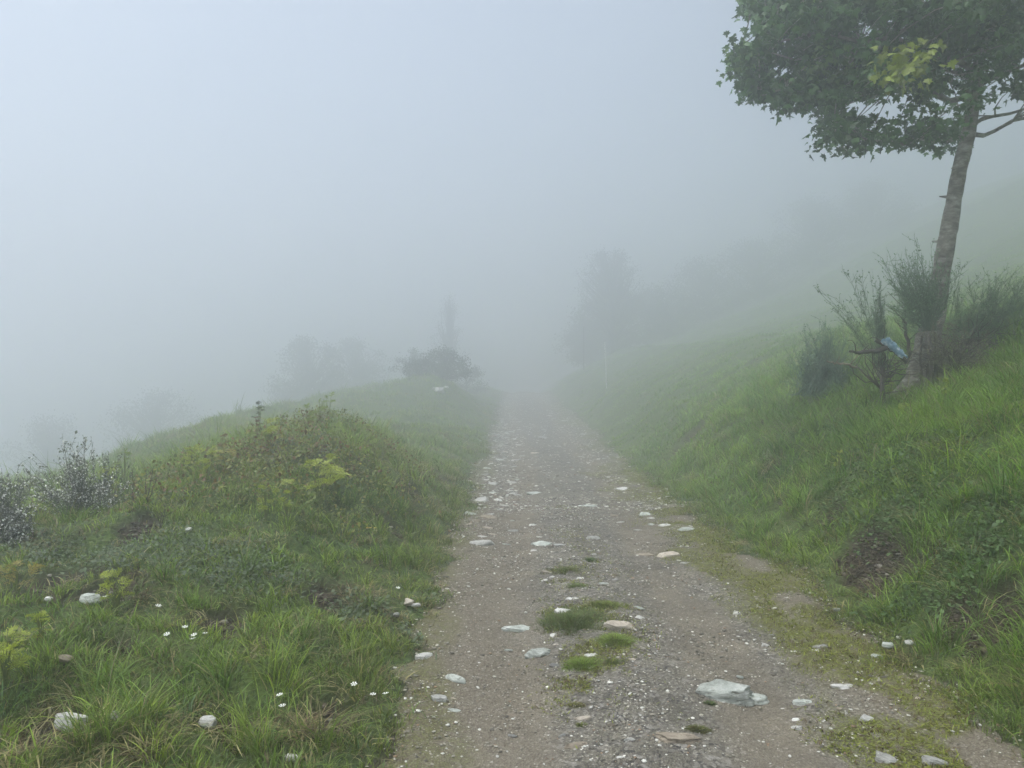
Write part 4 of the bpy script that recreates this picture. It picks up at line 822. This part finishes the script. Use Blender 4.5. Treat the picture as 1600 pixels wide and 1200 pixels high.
# ---------------------------------------------------------------- trees and scrub in the fog
def fogplant(name, label, cat, x, y, wdt, hgt, crown0, n, size, *a, **kw):
    k = float(K(y*1.85)) if y > 18 else 1.; return fogplant_(name, label, cat, x*k, y*k, wdt*k, hgt*k, crown0*k, n, size*k*.55, *a, **kw)
def fogplant_(name, label, cat, x, y, wdt, hgt, crown0, n, size, shape='round', group='trees and scrub in the fog', sink=0, bare_top=0):
    z = float(H(x, y)); o = empty(name, (x, y, z), label, cat, group); g = np.zeros(3); m = MB()
    lean_ = rng.normal(0, .03*hgt); top = np.array([lean_, 0, hgt*.9]); tr = curve((0, 0, -.2), top, (rng.normal(0, .03*hgt), 0, 0), 7); r = hgt*.022+.02; m.tube(tr, np.linspace(r, r*.15, 7), 7)
    cl = []
    n = int(n*1.7); nc = max(20, n//30)
    while len(cl) < nc:
        t = rng.random()
        if shape == 'cone': rr = wdt*.5*(1-t)**.8*(.7+.3*rng.random())+.04
        elif shape == 'umbrella': rr = wdt*.5*math.sqrt(max(0, 1-(t*1.7-.7)**2)) if t > .25 else wdt*.42
        else: rr = wdt*.5*math.sqrt(max(0, 1-((t-.45)/.56)**2))
        a = rng.uniform(0, 6.28); q = rr*math.sqrt(rng.random()); cl.append([q*math.cos(a)+lean_*t, q*math.sin(a), crown0+(hgt-crown0)*t*rng.uniform(.93, 1.04)])
    cl = np.array(cl)
    if shape != 'cone':
        lob = cl[rng.integers(0, nc, 7)]; j = np.argmin(((cl[:, None]-lob[None])**2).sum(2), 1); cl = np.where((rng.random(nc) < .8)[:, None], lob[j]+(cl-lob[j])*.72, cl)
    for c_ in cl:
        k = min(6, max(1, int((c_[2]*(.98 if shape == 'umbrella' else .75))/hgt*6))); m.tube(curve(tr[k], c_, rng.normal(0, .05*wdt, 3)*.5, 4), np.array([.35, .25, .15, .08])*r, 4)
    m.build('trunk' if cat == 'tree' else 'stems', FARBARK, o)
    idx = rng.integers(0, nc, n); P_ = cl[idx]+rng.normal(0, 1, (n, 3))*np.array([.045, .045, .035])*(wdt+.4)
    P_[:, 2] = np.maximum(P_[:, 2], .02)
    cc = np.array([.035, .055, .028])*rng.uniform(.6, 1.5, (nc, 1))[idx]*rng.uniform(.7, 1.3, (n, 1))
    S6 = np.array([(0, 0), (.3, .3), (.25, .75), (0, 1), (-.25, .75), (-.3, .3)])
    leaf_cloud('crown' if cat == 'tree' else 'foliage', P_, rng.uniform(.7, 1.3, n)*size, cc, SPRIG, o, g, -.2, 1., S6); return o
def X(px, Y): return (px-800)/FPX*Y
fogplant('thorn_bush', 'dark rounded bush on top of the grassy mound left of the track', 'bush', X(693, 22), 22, 1.7, .95, 0, 2600, .09)
fogplant('thorn_bush', 'low bush on the left flank of the foggy mound', 'bush', X(655, 21), 21, 1.0, .5, 0, 1000, .08)
fogplant('young_conifer', 'slender pointed little tree rising behind the dark rounded bush', 'tree', X(696, 38), 38, 3.6, 4.4, .1, 3000, .10, 'cone')
fogplant('thorn_bush', 'loose bush left of the slender pointed tree', 'bush', X(645, 28), 28, 1.8, 1.2, .0, 1100, .11)
fogplant('thorn_bush', 'loose bush right of the slender pointed tree', 'bush', X(730, 30), 30, 2.0, 1.1, .0, 1100, .11)
fogplant('spreading_tree', 'grey faint round tree downhill at the left centre', 'tree', X(480, 36), 36, 4.0, 4.0, .3, 5200, .17)
fogplant('spreading_tree', 'lower faint tree right of the grey round one downhill', 'tree', X(555, 40), 40, 4.2, 3.5, .3, 3600, .18)
fogplant('spreading_tree', 'faint wide tree at the far left below the slope', 'tree', X(75, 33), 33, 3.8, 4.3, .3, 3600, .17)
fogplant('spreading_tree', 'faintest low tree between the far left tree and the centre', 'tree', X(240, 36), 36, 5.4, 3.9, .3, 4000, .18)
fogplant('spreading_tree', 'faint tree with a flat spreading crown above the meadow right of the track', 'tree', X(957, 38), 38, 3.6, 5.3, 2.0, 5600, .13, 'round')
for k, (px, Y_, w_, h_) in enumerate([(920, 42, 3.4, 2.5), (960, 40, 4.2, 3.2), (1030, 41, 4.4, 3.0), (1100, 43, 4.8, 3.6), (1180, 44, 4.6, 3.8), (1270, 44, 4.8, 4.2), (1360, 45, 4.4, 3.6)]):
    fogplant('hedge_tree', ['dark scrub nearest the track in the foggy hedge line', 'scrub under the flat crowned tree in the foggy hedge line', 'scrub just right of the flat crowned tree', 'faint scrub midway along the rising hedge line', 'faint scrub in the upper middle of the rising hedge line', 'faint tree forming the hump of the rising hedge line', 'faintest scrub at the upper right of the hedge line'][k], 'tree', X(px, Y_), Y_, w_*1.15, h_, .0, 5600, .18)
# ---------------------------------------------------------------- haze
HZ, nt, b = newmat('fog'); nt.nodes.remove(b)
pv = nt.nodes.new('ShaderNodeVolumePrincipled'); pv.inputs['Color'].default_value = (.962, .975, .995, 1); pv.inputs['Density'].default_value = HAZE; pv.inputs['Anisotropy'].default_value = .75
nt.links.new(pv.outputs[0], nt.nodes['Material Output'].inputs['Volume'])
x0, x1, y0, y1, z0, z1 = -132, 132, -42, 162, -50, 25
m = MB(); m.add([(x0, y0, z0), (x1, y0, z0), (x1, y1, z0), (x0, y1, z0), (x0, y0, z1), (x1, y0, z1), (x1, y1, z1), (x0, y1, z1)], [[3, 2, 1, 0], [4, 5, 6, 7], [0, 1, 5, 4], [1, 2, 6, 5], [2, 3, 7, 6], [3, 0, 4, 7]])
tag(m.build('haze', HZ, smooth=False), kind='stuff', label='pale blue grey fog filling the air over the whole hillside', cat='fog')
